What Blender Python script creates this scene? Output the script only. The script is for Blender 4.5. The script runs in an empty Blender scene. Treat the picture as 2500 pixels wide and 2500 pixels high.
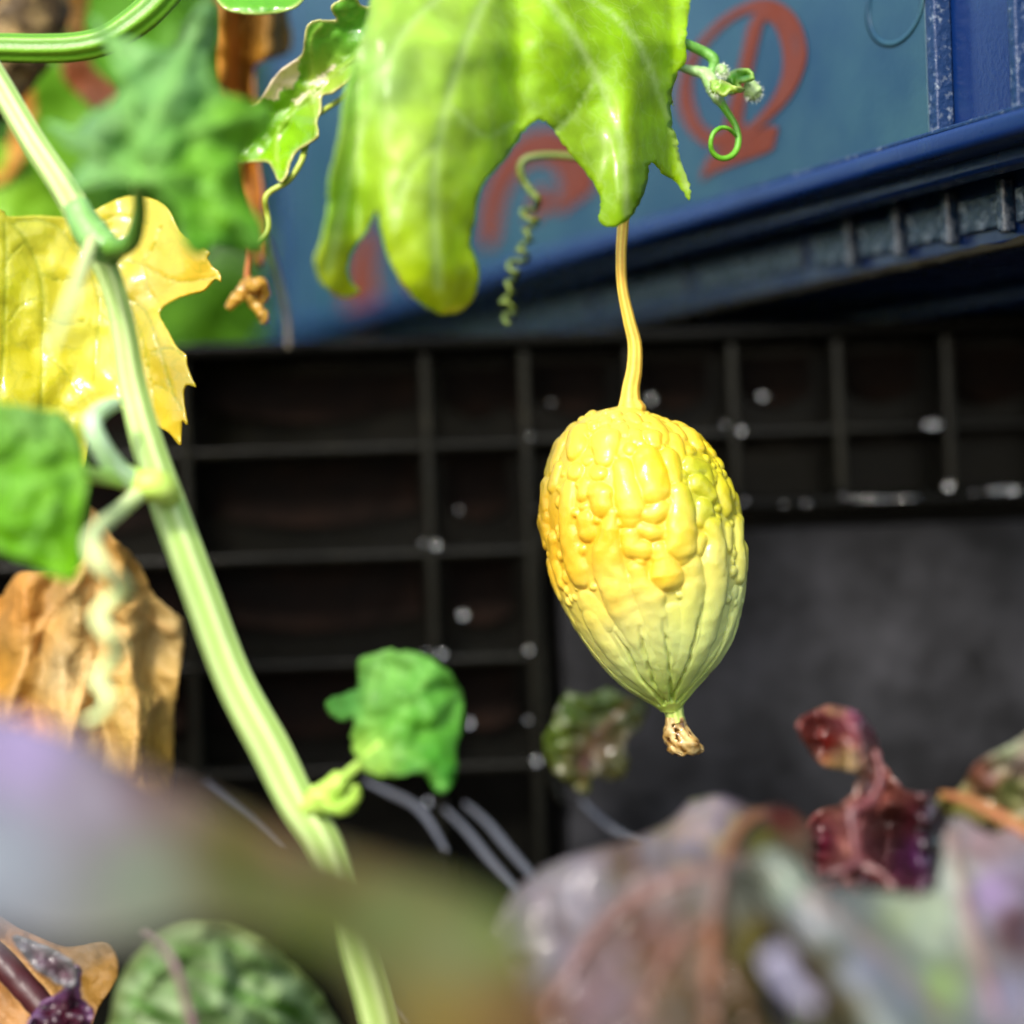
import bpy, bmesh, math, random
import numpy as np
from mathutils import Vector, Matrix, noise
from mathutils.geometry import delaunay_2d_cdt

random.seed(7)
rng = np.random.default_rng(7)
sc = bpy.context.scene
col = sc.collection
R = math.radians

# ------------------------------------------------------------------ camera
D = 0.55                      # metres from the lens to the hanging fruit
F = 5500.0                    # focal length in photo pixels (photo is 2500 px wide)
ROLL = R(2.0)
CAM = Vector((0.0, -D, 0.24))
cr, sr = math.cos(ROLL), math.sin(ROLL)
RT = Vector((cr, 0, -sr)); UP = Vector((sr, 0, cr)); FW = Vector((0, 1, 0))
cd = bpy.data.cameras.new('camera'); cam = bpy.data.objects.new('camera', cd); col.objects.link(cam)
m = Matrix((RT, UP, -FW)).transposed().to_4x4(); m.translation = CAM
cam.matrix_world = m
cd.sensor_width = 36; cd.lens = 36 * F / 2500
cd.clip_start = 0.02; cd.clip_end = 500
cd.dof.use_dof = True; cd.dof.focus_distance = D - 0.012; cd.dof.aperture_fstop = 4.0
sc.camera = cam

# ------------------------------------------------------------------ world, sun, exposure
TO_SUN = Vector((-0.30, -0.84, 0.72)).normalized()
w = bpy.data.worlds.new('World'); sc.world = w; w.use_nodes = True
nt = w.node_tree
sky = nt.nodes.new('ShaderNodeTexSky'); sky.sky_type = 'NISHITA'; sky.sun_disc = False
sky.sun_elevation = math.asin(TO_SUN.z); sky.sun_rotation = math.atan2(TO_SUN.x, TO_SUN.y)
sky.air_density = 1.0; sky.dust_density = 2.0
bg = nt.nodes['Background']; bg.inputs['Strength'].default_value = 0.13
nt.links.new(sky.outputs[0], bg.inputs['Color'])
sd = bpy.data.lights.new('sun', 'SUN'); sd.energy = 1.5; sd.angle = R(10); sd.color = (1.0, 0.95, 0.86)
so = bpy.data.objects.new('sun', sd); col.objects.link(so)
so.rotation_euler = (-TO_SUN).to_track_quat('-Z', 'Y').to_euler()
vs = sc.view_settings
vs.view_transform = 'Standard'; vs.look = 'None'; vs.exposure = 1.5; vs.gamma = 1; vs.use_curve_mapping = False
sc.render.engine = 'CYCLES'
sc.cycles.use_denoising = True
sc.cycles.max_bounces = 6
sc.cycles.caustics_reflective = False; sc.cycles.caustics_refractive = False

# ------------------------------------------------------------------ helpers
def P(x, y, d=0.0):
    x, y, d = float(x), float(y), float(d)
    z = D + d
    return CAM + z * (FW + RT * ((x - 1250) / F) + UP * ((1250 - y) / F))
def PX(d=0.0): return (D + d) / F          # metres per photo pixel at that depth
def S(r, g, b, k=1.0):
    f = lambda c: (c / 255 / 12.92) if c <= 10 else ((c / 255 + 0.055) / 1.055) ** 2.4
    return (f(r) * k, f(g) * k, f(b) * k)
WLOC = {}
def tag(o, label=None, cat=None, group=None, kind=None):
    if label: o['label'] = label
    if cat: o['category'] = cat
    if group: o['group'] = group
    if kind: o['kind'] = kind
    return o
def empty(name, loc, label=None, cat=None, group=None):
    o = bpy.data.objects.new(name, None); col.objects.link(o)
    o.location = loc; o.empty_display_size = 0.02
    WLOC[o] = Vector(loc)
    return tag(o, label, cat, group)
def make(name, verts, faces, mat, parent=None, smooth=True, origin=None, cols=None, veins=None, solid=0.0):
    V = np.array(verts, dtype=float)
    og = Vector(V.mean(axis=0)) if origin is None else Vector(origin)
    me = bpy.data.meshes.new(name)
    me.from_pydata((V - np.array(og)).tolist(), [], faces)
    if cols is not None:
        a = me.attributes.new('Col', 'FLOAT_COLOR', 'POINT')
        c4 = np.ones((len(V), 4)); c4[:, :3] = cols
        a.data.foreach_set('color', c4.ravel())
    if veins is not None:
        a = me.attributes.new('vein', 'FLOAT', 'POINT'); a.data.foreach_set('value', np.asarray(veins, dtype=float))
    if smooth: me.polygons.foreach_set('use_smooth', [True] * len(me.polygons))
    me.materials.append(mat); me.update()
    o = bpy.data.objects.new(name, me); col.objects.link(o)
    WLOC[o] = og
    if parent is not None:
        o.parent = parent; o.location = og - WLOC[parent]
    else:
        o.location = og
    if solid > 0:
        md = o.modifiers.new('thickness', 'SOLIDIFY'); md.thickness = solid; md.offset = 0
    return o
def catmull(pts, sub, closed=False):
    p = np.array(pts, dtype=float); n = len(p); out = []
    rng_ = range(n) if closed else range(n - 1)
    for i in rng_:
        if closed: a, b, c, e = p[i - 1], p[i], p[(i + 1) % n], p[(i + 2) % n]
        else: a, b, c, e = p[max(i - 1, 0)], p[i], p[i + 1], p[min(i + 2, n - 1)]
        for k in range(sub):
            t = k / sub
            out.append(0.5 * ((2 * b) + (c - a) * t + (2 * a - 5 * b + 4 * c - e) * t * t + (3 * b - a - 3 * c + e) * t ** 3))
    if not closed: out.append(p[-1])
    return np.array(out)

# ------------------------------------------------------------------ materials
def newmat(name):
    m_ = bpy.data.materials.new(name); m_.use_nodes = True
    n = m_.node_tree; b = n.nodes['Principled BSDF']
    return m_, n, b
def N(n, t, **kw):
    x = n.nodes.new(t)
    for k, v in kw.items(): setattr(x, k, v)
    return x
def noise_tex(n, scale, detail=4, rough=0.55, dim='Object', dist=0.0):
    tc = N(n, 'ShaderNodeTexCoord'); nz = N(n, 'ShaderNodeTexNoise')
    nz.inputs['Scale'].default_value = scale; nz.inputs['Detail'].default_value = detail
    nz.inputs['Roughness'].default_value = rough; nz.inputs['Distortion'].default_value = dist
    n.links.new(tc.outputs[dim], nz.inputs['Vector'])
    return nz.outputs['Fac']
def ramp(n, fac, stops):
    r_ = N(n, 'ShaderNodeValToRGB'); e = r_.color_ramp.elements
    while len(e) < len(stops): e.new(0.5)
    for k, (p_, c_) in enumerate(stops):
        e[k].position = p_; e[k].color = (*c_, 1) if len(c_) == 3 else c_
    n.links.new(fac, r_.inputs['Fac']); return r_.outputs['Color']
def mixc(n, fac, a, b, mode='MIX'):
    x = N(n, 'ShaderNodeMix', data_type='RGBA', blend_type=mode)
    for s, v in ((0, fac), (6, a), (7, b)):
        if isinstance(v, (int, float)): x.inputs[s].default_value = v
        elif isinstance(v, tuple): x.inputs[s].default_value = (*v, 1)
        else: n.links.new(v, x.inputs[s])
    return x.outputs[2]
def bump(n, b, h, strength=0.3, dist=0.001, coat=False):
    x = N(n, 'ShaderNodeBump'); x.inputs['Strength'].default_value = strength; x.inputs['Distance'].default_value = dist
    n.links.new(h, x.inputs['Height']); n.links.new(x.outputs[0], b.inputs['Normal'])
    if coat: n.links.new(x.outputs[0], b.inputs['Coat Normal'])
    return x
def leafmat(name, rough=0.42, spec=0.5, transl=0.3, vein_col=None, vein_mix=0.6, mott=0.25, mscale=60, bscale=350, bstr=0.3,
            bdist=0.0008, net=0.0, net_scale=90, wet=0.0, tcol=(1.0, 1.0, 0.6)):
    m_, n, b = newmat(name)
    at = N(n, 'ShaderNodeAttribute', attribute_name='Col'); base = at.outputs['Color']
    nz = noise_tex(n, mscale, 5)
    base = mixc(n, 1.0, base, ramp(n, nz, [(0.25, (1 - mott,) * 3), (0.75, (1 + mott * .6,) * 3)]), 'MULTIPLY')
    if vein_col:
        va = N(n, 'ShaderNodeAttribute', attribute_name='vein')
        mu = N(n, 'ShaderNodeMath', operation='MULTIPLY'); n.links.new(va.outputs['Fac'], mu.inputs[0]); mu.inputs[1].default_value = vein_mix
        base = mixc(n, mu.outputs[0], base, vein_col)
    h = noise_tex(n, bscale, 3)
    if net > 0:
        tc = N(n, 'ShaderNodeTexCoord'); vo = N(n, 'ShaderNodeTexVoronoi', feature='DISTANCE_TO_EDGE')
        vo.inputs['Scale'].default_value = net_scale
        n1 = N(n, 'ShaderNodeTexNoise'); n1.inputs['Scale'].default_value = net_scale * 1.5
        mx = N(n, 'ShaderNodeMix', data_type='VECTOR'); mx.inputs[0].default_value = 0.01
        n.links.new(tc.outputs['Object'], n1.inputs['Vector']); n.links.new(tc.outputs['Object'], mx.inputs[4]); n.links.new(n1.outputs['Color'], mx.inputs[5])
        n.links.new(mx.outputs[1], vo.inputs['Vector'])
        edge = ramp(n, vo.outputs['Distance'], [(0.0, (1, 1, 1)), (0.055, (0, 0, 0))])
        mu2 = N(n, 'ShaderNodeMath', operation='MULTIPLY'); n.links.new(edge, mu2.inputs[0]); mu2.inputs[1].default_value = net
        base = mixc(n, mu2.outputs[0], base, vein_col)
    n.links.new(base, b.inputs['Base Color'])
    b.inputs['Roughness'].default_value = rough; b.inputs['Specular IOR Level'].default_value = spec
    if wet > 0:
        b.inputs['Coat Weight'].default_value = wet; b.inputs['Coat Roughness'].default_value = 0.06
    bump(n, b, h, bstr, bdist, coat=wet > 0)
    if transl > 0:
        tr = N(n, 'ShaderNodeBsdfTranslucent'); ms = N(n, 'ShaderNodeMixShader'); ms.inputs[0].default_value = transl
        n.links.new(mixc(n, 1.0, base, tcol, 'MULTIPLY'), tr.inputs['Color'])
        n.links.new(b.outputs[0], ms.inputs[1]); n.links.new(tr.outputs[0], ms.inputs[2])
        n.links.new(ms.outputs[0], n.nodes['Material Output'].inputs['Surface'])
    return m_
def plastic(name, base, rough=0.35, scuff=None, scuff_amt=0.3, sscale=40, bstr=0.15, spec=0.5, lo=0.55, hi=0.75):
    m_, n, b = newmat(name)
    c = base
    if scuff:
        f = ramp(n, noise_tex(n, sscale, 8, 0.65), [(lo, (0, 0, 0)), (hi, (scuff_amt,) * 3)])
        c = mixc(n, f, base, scuff)
        n.links.new(c, b.inputs['Base Color'])
        rr = ramp(n, noise_tex(n, sscale * .7, 6), [(0.3, (rough * .7,) * 3), (0.7, (min(1, rough * 1.5),) * 3)])
        n.links.new(rr, b.inputs['Roughness'])
    else:
        b.inputs['Base Color'].default_value = (*base, 1); b.inputs['Roughness'].default_value = rough
    b.inputs['Specular IOR Level'].default_value = spec
    bump(n, b, noise_tex(n, 500, 3), bstr, 0.0006)
    return m_
def attrmat(name, rough=0.45, spec=0.5, sss=0.0, sssr=0.003, bscale=400, bstr=0.2, bdist=0.0006, mott=0.12, coat=0.0, mscale=80):
    m_, n, b = newmat(name)
    at = N(n, 'ShaderNodeAttribute', attribute_name='Col')
    base = mixc(n, 1.0, at.outputs['Color'], ramp(n, noise_tex(n, mscale, 4), [(0.25, (1 - mott,) * 3), (0.75, (1 + mott * .5,) * 3)]), 'MULTIPLY')
    n.links.new(base, b.inputs['Base Color'])
    b.inputs['Roughness'].default_value = rough; b.inputs['Specular IOR Level'].default_value = spec
    if sss > 0:
        b.inputs['Subsurface Weight'].default_value = sss; b.inputs['Subsurface Radius'].default_value = (1.0, 0.75, 0.2)
        b.inputs['Subsurface Scale'].default_value = sssr
    if coat > 0:
        b.inputs['Coat Weight'].default_value = coat; b.inputs['Coat Roughness'].default_value = 0.07
    bump(n, b, noise_tex(n, bscale, 3), bstr, bdist, coat=coat > 0)
    return m_

M_fruit = attrmat('fruit_skin', rough=0.42, spec=0.4, sss=0.35, sssr=0.003, bscale=700, bstr=0.22, bdist=0.0005, mott=0.10, coat=0.30, mscale=140)
M_stalk = attrmat('fruit_stalk', rough=0.5, bscale=900, bstr=0.25, mott=0.2, mscale=250)
M_stem = attrmat('vine_stem', rough=0.42, bscale=900, bstr=0.2, mott=0.12)
M_dryflower = leafmat('dry_flower', rough=0.28, transl=0.35, mott=0.5, mscale=220, bscale=500, bstr=0.5, wet=0.8, tcol=(1, .9, .6))
M_green = leafmat('leaf_green', rough=0.42, transl=0.45, net=0.16, net_scale=120, vein_col=S(196, 220, 140), vein_mix=0.6, mott=0.36, mscale=85, bscale=140, bstr=0.25, bdist=0.0006, wet=0.35)
M_soft = leafmat('leaf_soft', rough=0.5, spec=0.3, transl=0.38, vein_col=S(140, 200, 90), vein_mix=0.4, mott=0.35, mscale=110, bscale=200, bstr=0.35, bdist=0.0009)
M_yellow = leafmat('leaf_yellow', rough=0.35, transl=0.35, vein_col=S(150, 165, 40), vein_mix=0.55, mott=0.12, mscale=60, bscale=500, bstr=0.3, bdist=0.0006,
                   net=0.22, net_scale=110, wet=0.7, tcol=(1, .95, .5))
M_mottled = leafmat('leaf_mottled', rough=0.3, transl=0.3, vein_col=S(170, 200, 80), vein_mix=0.5, mott=0.2, bscale=260, bstr=0.5, bdist=0.001, wet=0.7)
M_dry = leafmat('leaf_dry', rough=0.6, transl=0.35, vein_col=S(215, 170, 100), vein_mix=0.5, mott=0.55, mscale=55, bscale=180, bstr=0.8, bdist=0.002, tcol=(1, .8, .5))
M_lett = leafmat('lettuce_leaf', rough=0.42, transl=0.22, vein_col=S(140, 92, 80), vein_mix=0.5, mott=0.4, mscale=70, bscale=160, bstr=0.3, bdist=0.001, wet=0.5, net=0.10, net_scale=90, tcol=(1, .9, .6))
M_lettnear = leafmat('lettuce_leaf_matt', rough=0.5, spec=0.3, transl=0.2, mott=0.2, mscale=30, bscale=120, bstr=0.2, bdist=0.001, wet=0.08, tcol=(1, .9, .5))
M_maroon = leafmat('lettuce_maroon', rough=0.28, transl=0.12, vein_col=S(140, 70, 70), vein_mix=0.5, mott=0.5, mscale=60, bscale=150, bstr=0.7, bdist=0.003, wet=0.6, tcol=(1, .5, .4))
M_black = plastic('black_plastic', (0.0028, 0.0028, 0.0022), 0.22, scuff=(0.010, 0.0095, 0.006), scuff_amt=0.5, sscale=60, spec=0.06)
M_rib = plastic('black_worn_rib', (0.0055, 0.0055, 0.0040), 0.2, scuff=(0.03, 0.028, 0.018), scuff_amt=0.5, sscale=90, spec=0.14)
M_blackpanel = plastic('black_dusty_panel', (0.0045, 0.0045, 0.005), 0.45, spec=0.12, scuff=(0.062, 0.062, 0.070), scuff_amt=0.6, sscale=34, lo=0.36, hi=0.8)
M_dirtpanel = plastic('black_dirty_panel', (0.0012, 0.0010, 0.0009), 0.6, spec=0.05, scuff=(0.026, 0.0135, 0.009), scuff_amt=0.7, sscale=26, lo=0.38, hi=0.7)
M_blue = plastic('blue_plastic', (0.003, 0.020, 0.105), 0.25, scuff=(0.02, 0.06, 0.13), scuff_amt=0.4, sscale=45, spec=0.6)
M_wetglint = plastic('wet_plastic_painted_glint', (0.10, 0.105, 0.12), 0.15, scuff=(0.06, 0.06, 0.07), scuff_amt=0.5, sscale=60, spec=0.7)  # pale grey base paints the wet highlight onto black ribs
M_bluepanel = plastic('blue_panel_plastic', (0.006, 0.040, 0.090), 0.36, spec=0.5, scuff=(0.035, 0.105, 0.120), scuff_amt=0.8, sscale=20, lo=0.34, hi=0.74)
M_bluescuff = plastic('blue_scuffed_edge', (0.005, 0.026, 0.09), 0.4, scuff=(0.30, 0.36, 0.42), scuff_amt=0.75, sscale=420, lo=0.55, hi=0.72, bstr=0.8)
M_pad = plastic('blue_worn_pad', (0.010, 0.030, 0.070), 0.18, scuff=(0.30, 0.35, 0.42), scuff_amt=0.8, sscale=300, lo=0.52, hi=0.7, bstr=0.9, spec=0.9)
M_print = plastic('orange_print', (0.15, 0.030, 0.012), 0.5, spec=0.3, scuff=(0.07, 0.03, 0.03), scuff_amt=0.5, sscale=90)
M_grime = plastic('grime', (0.035, 0.028, 0.012), 0.8, scuff=(0.16, 0.13, 0.05), scuff_amt=0.7, sscale=120, bstr=1.0)
M_bark = plastic('bark', (0.06, 0.035, 0.010), 0.85, scuff=(0.40, 0.27, 0.10), scuff_amt=0.9, sscale=190, lo=0.44, hi=0.66, bstr=1.0)
M_soil = plastic('soil', (0.03, 0.02, 0.013), 0.9, scuff=(0.09, 0.06, 0.04), scuff_amt=0.8, sscale=40, bstr=1.0)
M_water, _n, _b = newmat('water')
_b.inputs['Base Color'].default_value = (.9, .94, 1, 1); _b.inputs['Transmission Weight'].default_value = 1.0; _b.inputs['IOR'].default_value = 1.9; _b.inputs['Roughness'].default_value = 0.02; _b.inputs['Coat Weight'].default_value = 1; _b.inputs['Coat IOR'].default_value = 2.2
M_hedge = leafmat('hedge_leaf', rough=0.45, transl=0.45, mott=0.2, mscale=20, bstr=0.2)

# ------------------------------------------------------------------ leaf / tube builders
def inside(poly, q):
    x, y = q[:, 0], q[:, 1]; c = np.zeros(len(q), bool); j = len(poly) - 1
    for i in range(len(poly)):
        xi, yi = poly[i]; xj, yj = poly[j]
        hit = ((yi > y) != (yj > y)) & (x < (xj - xi) * (y - yi) / (yj - yi + 1e-12) + xi)
        c ^= hit; j = i
    return c
def polydist(line, q, closed=False):
    a = np.array(line, float); b = np.roll(a, -1, axis=0)
    if not closed: a, b = a[:-1], b[:-1]
    best = np.full(len(q), 1e9)
    for p0, p1 in zip(a, b):
        v = p1 - p0; L = (v * v).sum() + 1e-9
        t = np.clip(((q - p0) @ v) / L, 0, 1)
        best = np.minimum(best, np.hypot(*(q - p0 - t[:, None] * v).T))
    return best
def leaf(name, outline, dfn, mat, colfn, parent=None, veins=(), step=16, sub=5, crumple=(0.0, 90), fine=(0.0, 30), vein_h=0.0006,
         thick=0.0005, serr=0.0, seed=0, label=None, curl=0.0, curlw=60, relief=0.42):
    """outline in photo pixels; dfn gives the depth behind the fruit in metres; the sheet is bent, creased and given thickness"""
    o = catmull(outline, sub, True)
    if serr > 0:
        n_ = len(o); k = np.arange(n_)
        tang = np.roll(o, -1, 0) - np.roll(o, 1, 0); nor = np.stack([tang[:, 1], -tang[:, 0]], 1); nor /= np.linalg.norm(nor, axis=1)[:, None] + 1e-9
        o = o + nor * (serr * np.array([noise.noise(Vector((i * 0.9, seed, 0))) for i in k]))[:, None]
    # drop near-duplicate points
    keep = [0]
    for i in range(1, len(o)):
        if np.hypot(*(o[i] - o[keep[-1]])) > step * 0.2: keep.append(i)
    o = o[keep]
    lo, hi = o.min(0), o.max(0)
    gx, gy = np.meshgrid(np.arange(lo[0], hi[0], step), np.arange(lo[1], hi[1], step))
    q = np.stack([gx.ravel(), gy.ravel()], 1) + rng.uniform(-.25, .25, (gx.size, 2)) * step
    q = q[inside(o, q)]; q = q[polydist(o, q, True) > step * 0.45]
    allp = np.vstack([o, q])
    n0 = len(o)
    vs_, es_, fs_, *_r = delaunay_2d_cdt([Vector(p) for p in allp], [(i, (i + 1) % n0) for i in range(n0)], [], 1, 1e-4)
    XY = np.array([tuple(v) for v in vs_]); edge = polydist(o, XY, True)
    vein = np.zeros(len(XY))
    for line, wd in veins:
        ln = catmull(line, 6)
        vein = np.maximum(vein, np.exp(-(polydist(ln, XY) / wd) ** 2))
    d = np.array([dfn(x, y) for x, y in XY])
    ca, cs = crumple; fa, fs = fine
    ca *= relief; fa *= relief * .7
    for i, (x, y) in enumerate(XY):
        if ca: d[i] += ca * (noise.noise(Vector((x / cs, y / cs, seed * 7.3))) + 0.5 * noise.noise(Vector((x / cs * 2.1, y / cs * 2.1, seed * 3.1 + 5))))
        if fa: d[i] += fa * noise.noise(Vector((x / fs, y / fs, seed * 1.7 + 9)))
    d -= vein * vein_h
    if curl: d += curl * np.exp(-(edge / curlw) ** 2)
    V = [P(x, y, dd) for (x, y), dd in zip(XY, d)]
    C = np.array([colfn(x, y, e) for (x, y), e in zip(XY, edge)])
    ob = make(name, V, [list(f) for f in fs_], mat, parent, cols=C, veins=vein, solid=thick)
    if label: ob['label'] = label
    return ob
def lerp(a, b, t):
    t = max(0.0, min(1.0, t)); return tuple(x + (y - x) * t for x, y in zip(a, b))
def anchors(lst, pw=3.0):
    A = np.array([(x, y) for x, y, _ in lst], float); C = np.array([c for *_, c in lst], float)
    def f(x, y, e=0):
        wts = 1.0 / (((A[:, 0] - x) ** 2 + (A[:, 1] - y) ** 2) ** (pw / 2) + 1e-3)
        return tuple((wts[:, None] * C).sum(0) / wts.sum())
    return f
def tint(k, fn):
    def g(*a):
        f = fn(*a)
        return lambda x, y, e=0: tuple(c * k for c in f(x, y, e))
    return g
def tube(name, pts, mat, parent=None, colr=(0.2, 0.4, 0.1), seg=14, sub=8, ribs=0, rib_amp=0.0, colr2=None, lump=0.0, seed=0, label=None, flat=1.0):
    """pts: (x, y, depth, radius) with x, y, radius in photo pixels"""
    p = catmull(pts, sub)
    W = np.array([P(a, b, c) for a, b, c, r_ in p]); rad = np.array([r_ * PX(c) for a, b, c, r_ in p])
    n = len(W); T = np.gradient(W, axis=0); T /= np.linalg.norm(T, axis=1)[:, None] + 1e-12
    u = np.cross(T[0], (0, 1, 0.1)); u /= np.linalg.norm(u)
    V, F_, C = [], [], []
    for i in range(n):
        u = u - T[i] * (u @ T[i]); u /= np.linalg.norm(u); v = np.cross(T[i], u)
        for k in range(seg):
            a = 2 * math.pi * k / seg
            rr = 1 + rib_amp * math.cos(ribs * a)
            if lump: rr += lump * noise.noise(Vector((i * .35, k * .8, seed)))
            V.append(W[i] + rad[i] * rr * (math.cos(a) * u + math.sin(a) * v * flat))
            t = 0.5 + 0.5 * math.cos(ribs * a) if ribs else 0.5 + 0.5 * noise.noise(Vector((i * .2, k * .5, seed)))
            C.append(lerp(colr2 or colr, colr, t))
    for i in range(n - 1):
        for k in range(seg):
            k2 = (k + 1) % seg
            F_.append((i * seg + k, i * seg + k2, (i + 1) * seg + k2, (i + 1) * seg + k))
    F_.append(tuple(range(seg - 1, -1, -1))); F_.append(tuple(range((n - 1) * seg, n * seg)))
    ob = make(name, V, F_, mat, parent, cols=C)
    if label: ob['label'] = label
    return ob
def boxmesh(dx, dy, dz, bev=0.001):
    bm = bmesh.new(); bmesh.ops.create_cube(bm, size=1)
    bmesh.ops.scale(bm, vec=(dx, dy, dz), verts=bm.verts)
    b_ = min(bev, dx * .3, dy * .3, dz * .3)
    if b_ > 0: bmesh.ops.bevel(bm, geom=list(bm.edges), offset=b_, segments=2, affect='EDGES', profile=0.5)
    me = bpy.data.meshes.new('box'); bm.to_mesh(me); bm.free()
    me.polygons.foreach_set('use_smooth', [True] * len(me.polygons))
    return me
def box(name, lo, hi, mat, parent, bev=0.001, rot=None):
    """box between two corners in the parent's own axes"""
    lo, hi = Vector(lo), Vector(hi)
    me = boxmesh(*(hi - lo), bev); me.materials.append(mat)
    md = bpy.data.objects.new(name, me); col.objects.link(md)
    md.parent = parent; md.location = (lo + hi) / 2
    WLOC[md] = (WLOC[parent] if parent else Vector()) + (lo + hi) / 2
    if rot: md.rotation_euler = rot
    wn = md.modifiers.new('normals', 'WEIGHTED_NORMAL'); wn.keep_sharp = True
    return md

# ================================================================== SETTING
def ground():
    n = 60; V, F_ = [], []
    xs = np.sign(np.linspace(-1, 1, n)) * np.abs(np.linspace(-1, 1, n)) ** 5 * 200
    for y in xs:
        for x in xs:
            near = 1 / (1 + (x * x + y * y) * 2)
            V.append((x, y + 0.0, -0.004 + 0.006 * near * noise.noise(Vector((x * 30, y * 30, 0)))))
    for j in range(n - 1):
        for i in range(n - 1): F_.append((j * n + i, j * n + i + 1, (j + 1) * n + i + 1, (j + 1) * n + i))
    tag(make('ground', V, F_, M_soil, origin=(0, 0, 0)), 'dark brown garden soil under the crates and plants', 'soil', kind='structure')
ground()

# ------------------------------------------------------------------ black crate
def black_crate():
    FD = 0.120                                   # depth of the ribbed face behind the fruit
    BK = FD + 0.024
    def X(px, py=1200): return P(px, py, FD).x
    def Z(py, px=1250): return P(px, py, FD).z
    x0, x1 = -0.30, 0.30
    root = empty('black_crate', (0, FD, 0), 'black ribbed plastic crate standing behind the hanging fruit', 'crate')
    L = lambda x, y, z: (x, y - FD, z)           # world -> crate
    def bx(name, a, b, mat=M_black, bev=0.001): return box(name, L(*a), L(*b), mat, root, bev)
    zt = Z(815, 1250)
    # shell
    bx('back_plate', (x0, BK, 0.002), (x1, BK + .003, zt - .004))
    bx('rear_wall', (x0, FD + .38, 0.002), (x1, FD + .384, zt - .004))
    bx('side_wall', (x0, BK + .004, 0.002), (x0 + .004, FD + .379, zt - .004))
    bx('side_wall', (x1 - .004, BK + .004, 0.002), (x1, FD + .379, zt - .004))
    bx('floor', (x0 + .005, BK + .004, 0.003), (x1 - .005, FD + .379, .007))
    bx('rim', (x0 - .002, FD - .003, zt - .0042), (x1 + .002, BK + .006, zt), bev=.0012)
    bx('rim', (x0 - .002, FD + .374, zt - .0042), (x1 + .002, FD + .388, zt), bev=.0012)
    # ribs
    vx_left = [X(1050, 1250)]
    vx = [X(1283, 1000), X(1540, 950), X(1790, 920), X(2048, 920), X(2316, 930), X(2590, 930)]
    zl = [Z(1090, 1000), Z(1352, 1000), Z(1615, 1000), Z(1878, 1000)]
    zr1, zr2 = Z(1055, 1850), Z(1232, 1850)
    hw = .0017
    zbot = .012
    xc = vx[0]
    for zz in zl:
        bx('rib', (x0, FD + .0005, zz - .0015), (xc, BK - .0002, zz + .0012), M_rib)
    for zz in (zr1,):
        bx('rib', (xc, FD + .0008, zz - .0016), (x1, BK - .0002, zz + .0016), M_rib)
    bx('rib', (xc, FD - .001, zr2 - .0024), (x1, BK - .0002, zr2 + .0024), bev=.0015)
    for xx in vx_left + [xc] + [vx_left[0] - .072 - .001 * k - .072 * k for k in range(3)]:
        bx('rib', (xx - hw, FD - .0004, zbot), (xx + hw, BK - .0004, zt - .0046), M_rib)
    for xx in vx[1:]:
        bx('rib', (xx - hw, FD - .0002, zr2 + .0028), (xx + hw, BK - .0004, zt - .0046), M_rib)
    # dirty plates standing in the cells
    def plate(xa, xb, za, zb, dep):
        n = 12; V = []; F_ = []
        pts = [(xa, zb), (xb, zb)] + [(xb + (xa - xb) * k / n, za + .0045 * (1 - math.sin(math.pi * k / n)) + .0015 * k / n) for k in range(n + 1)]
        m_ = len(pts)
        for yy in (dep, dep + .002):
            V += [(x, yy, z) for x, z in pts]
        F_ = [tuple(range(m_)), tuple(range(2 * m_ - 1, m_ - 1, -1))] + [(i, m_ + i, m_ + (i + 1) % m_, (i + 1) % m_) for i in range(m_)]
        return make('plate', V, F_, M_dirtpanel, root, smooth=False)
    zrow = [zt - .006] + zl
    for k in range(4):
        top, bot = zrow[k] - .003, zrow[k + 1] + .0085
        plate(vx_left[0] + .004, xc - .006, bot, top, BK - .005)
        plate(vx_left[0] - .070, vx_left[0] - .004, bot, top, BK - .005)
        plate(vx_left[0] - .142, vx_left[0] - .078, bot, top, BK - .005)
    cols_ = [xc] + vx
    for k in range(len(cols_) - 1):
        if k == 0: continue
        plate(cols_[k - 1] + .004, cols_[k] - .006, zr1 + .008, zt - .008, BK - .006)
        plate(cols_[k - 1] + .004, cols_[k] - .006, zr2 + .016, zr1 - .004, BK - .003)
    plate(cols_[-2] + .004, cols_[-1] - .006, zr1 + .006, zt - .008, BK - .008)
    # smooth panel under the right-hand cells, rounded at its upper corner
    xa, xb, za, zb, r_ = X(1372, 1500), x1 - .004, .02, zr2 - .0075, .014
    arc = [(xa + r_ - r_ * math.cos(t), zb - r_ + r_ * math.sin(t)) for t in np.linspace(0, math.pi / 2, 8)]
    pts = [(xa, za)] + arc + [(xb, zb), (xb, za)]; m_ = len(pts)
    V = [(x, FD + .006, z) for x, z in pts] + [(x - .002 * (i < 9), BK - .0005, z + .002 * (0 < i < 10)) for i, (x, z) in enumerate(pts)]
    F_ = [tuple(range(m_)), tuple(range(2 * m_ - 1, m_ - 1, -1))] + [(i, m_ + i, m_ + (i + 1) % m_, (i + 1) % m_) for i in range(m_)]
    make('label_panel', V, F_, M_blackpanel, root, smooth=False)
    # rounded frame bead beside that panel
    bead = [(1345, 1265), (1318, 1330), (1312, 1420), (1318, 1560), (1330, 1720), (1345, 1880), (1375, 1960)]
    tube('bead', [(x, y, FD + .002, 13) for x, y in bead], M_rib, root, seg=8, sub=5)
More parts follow.
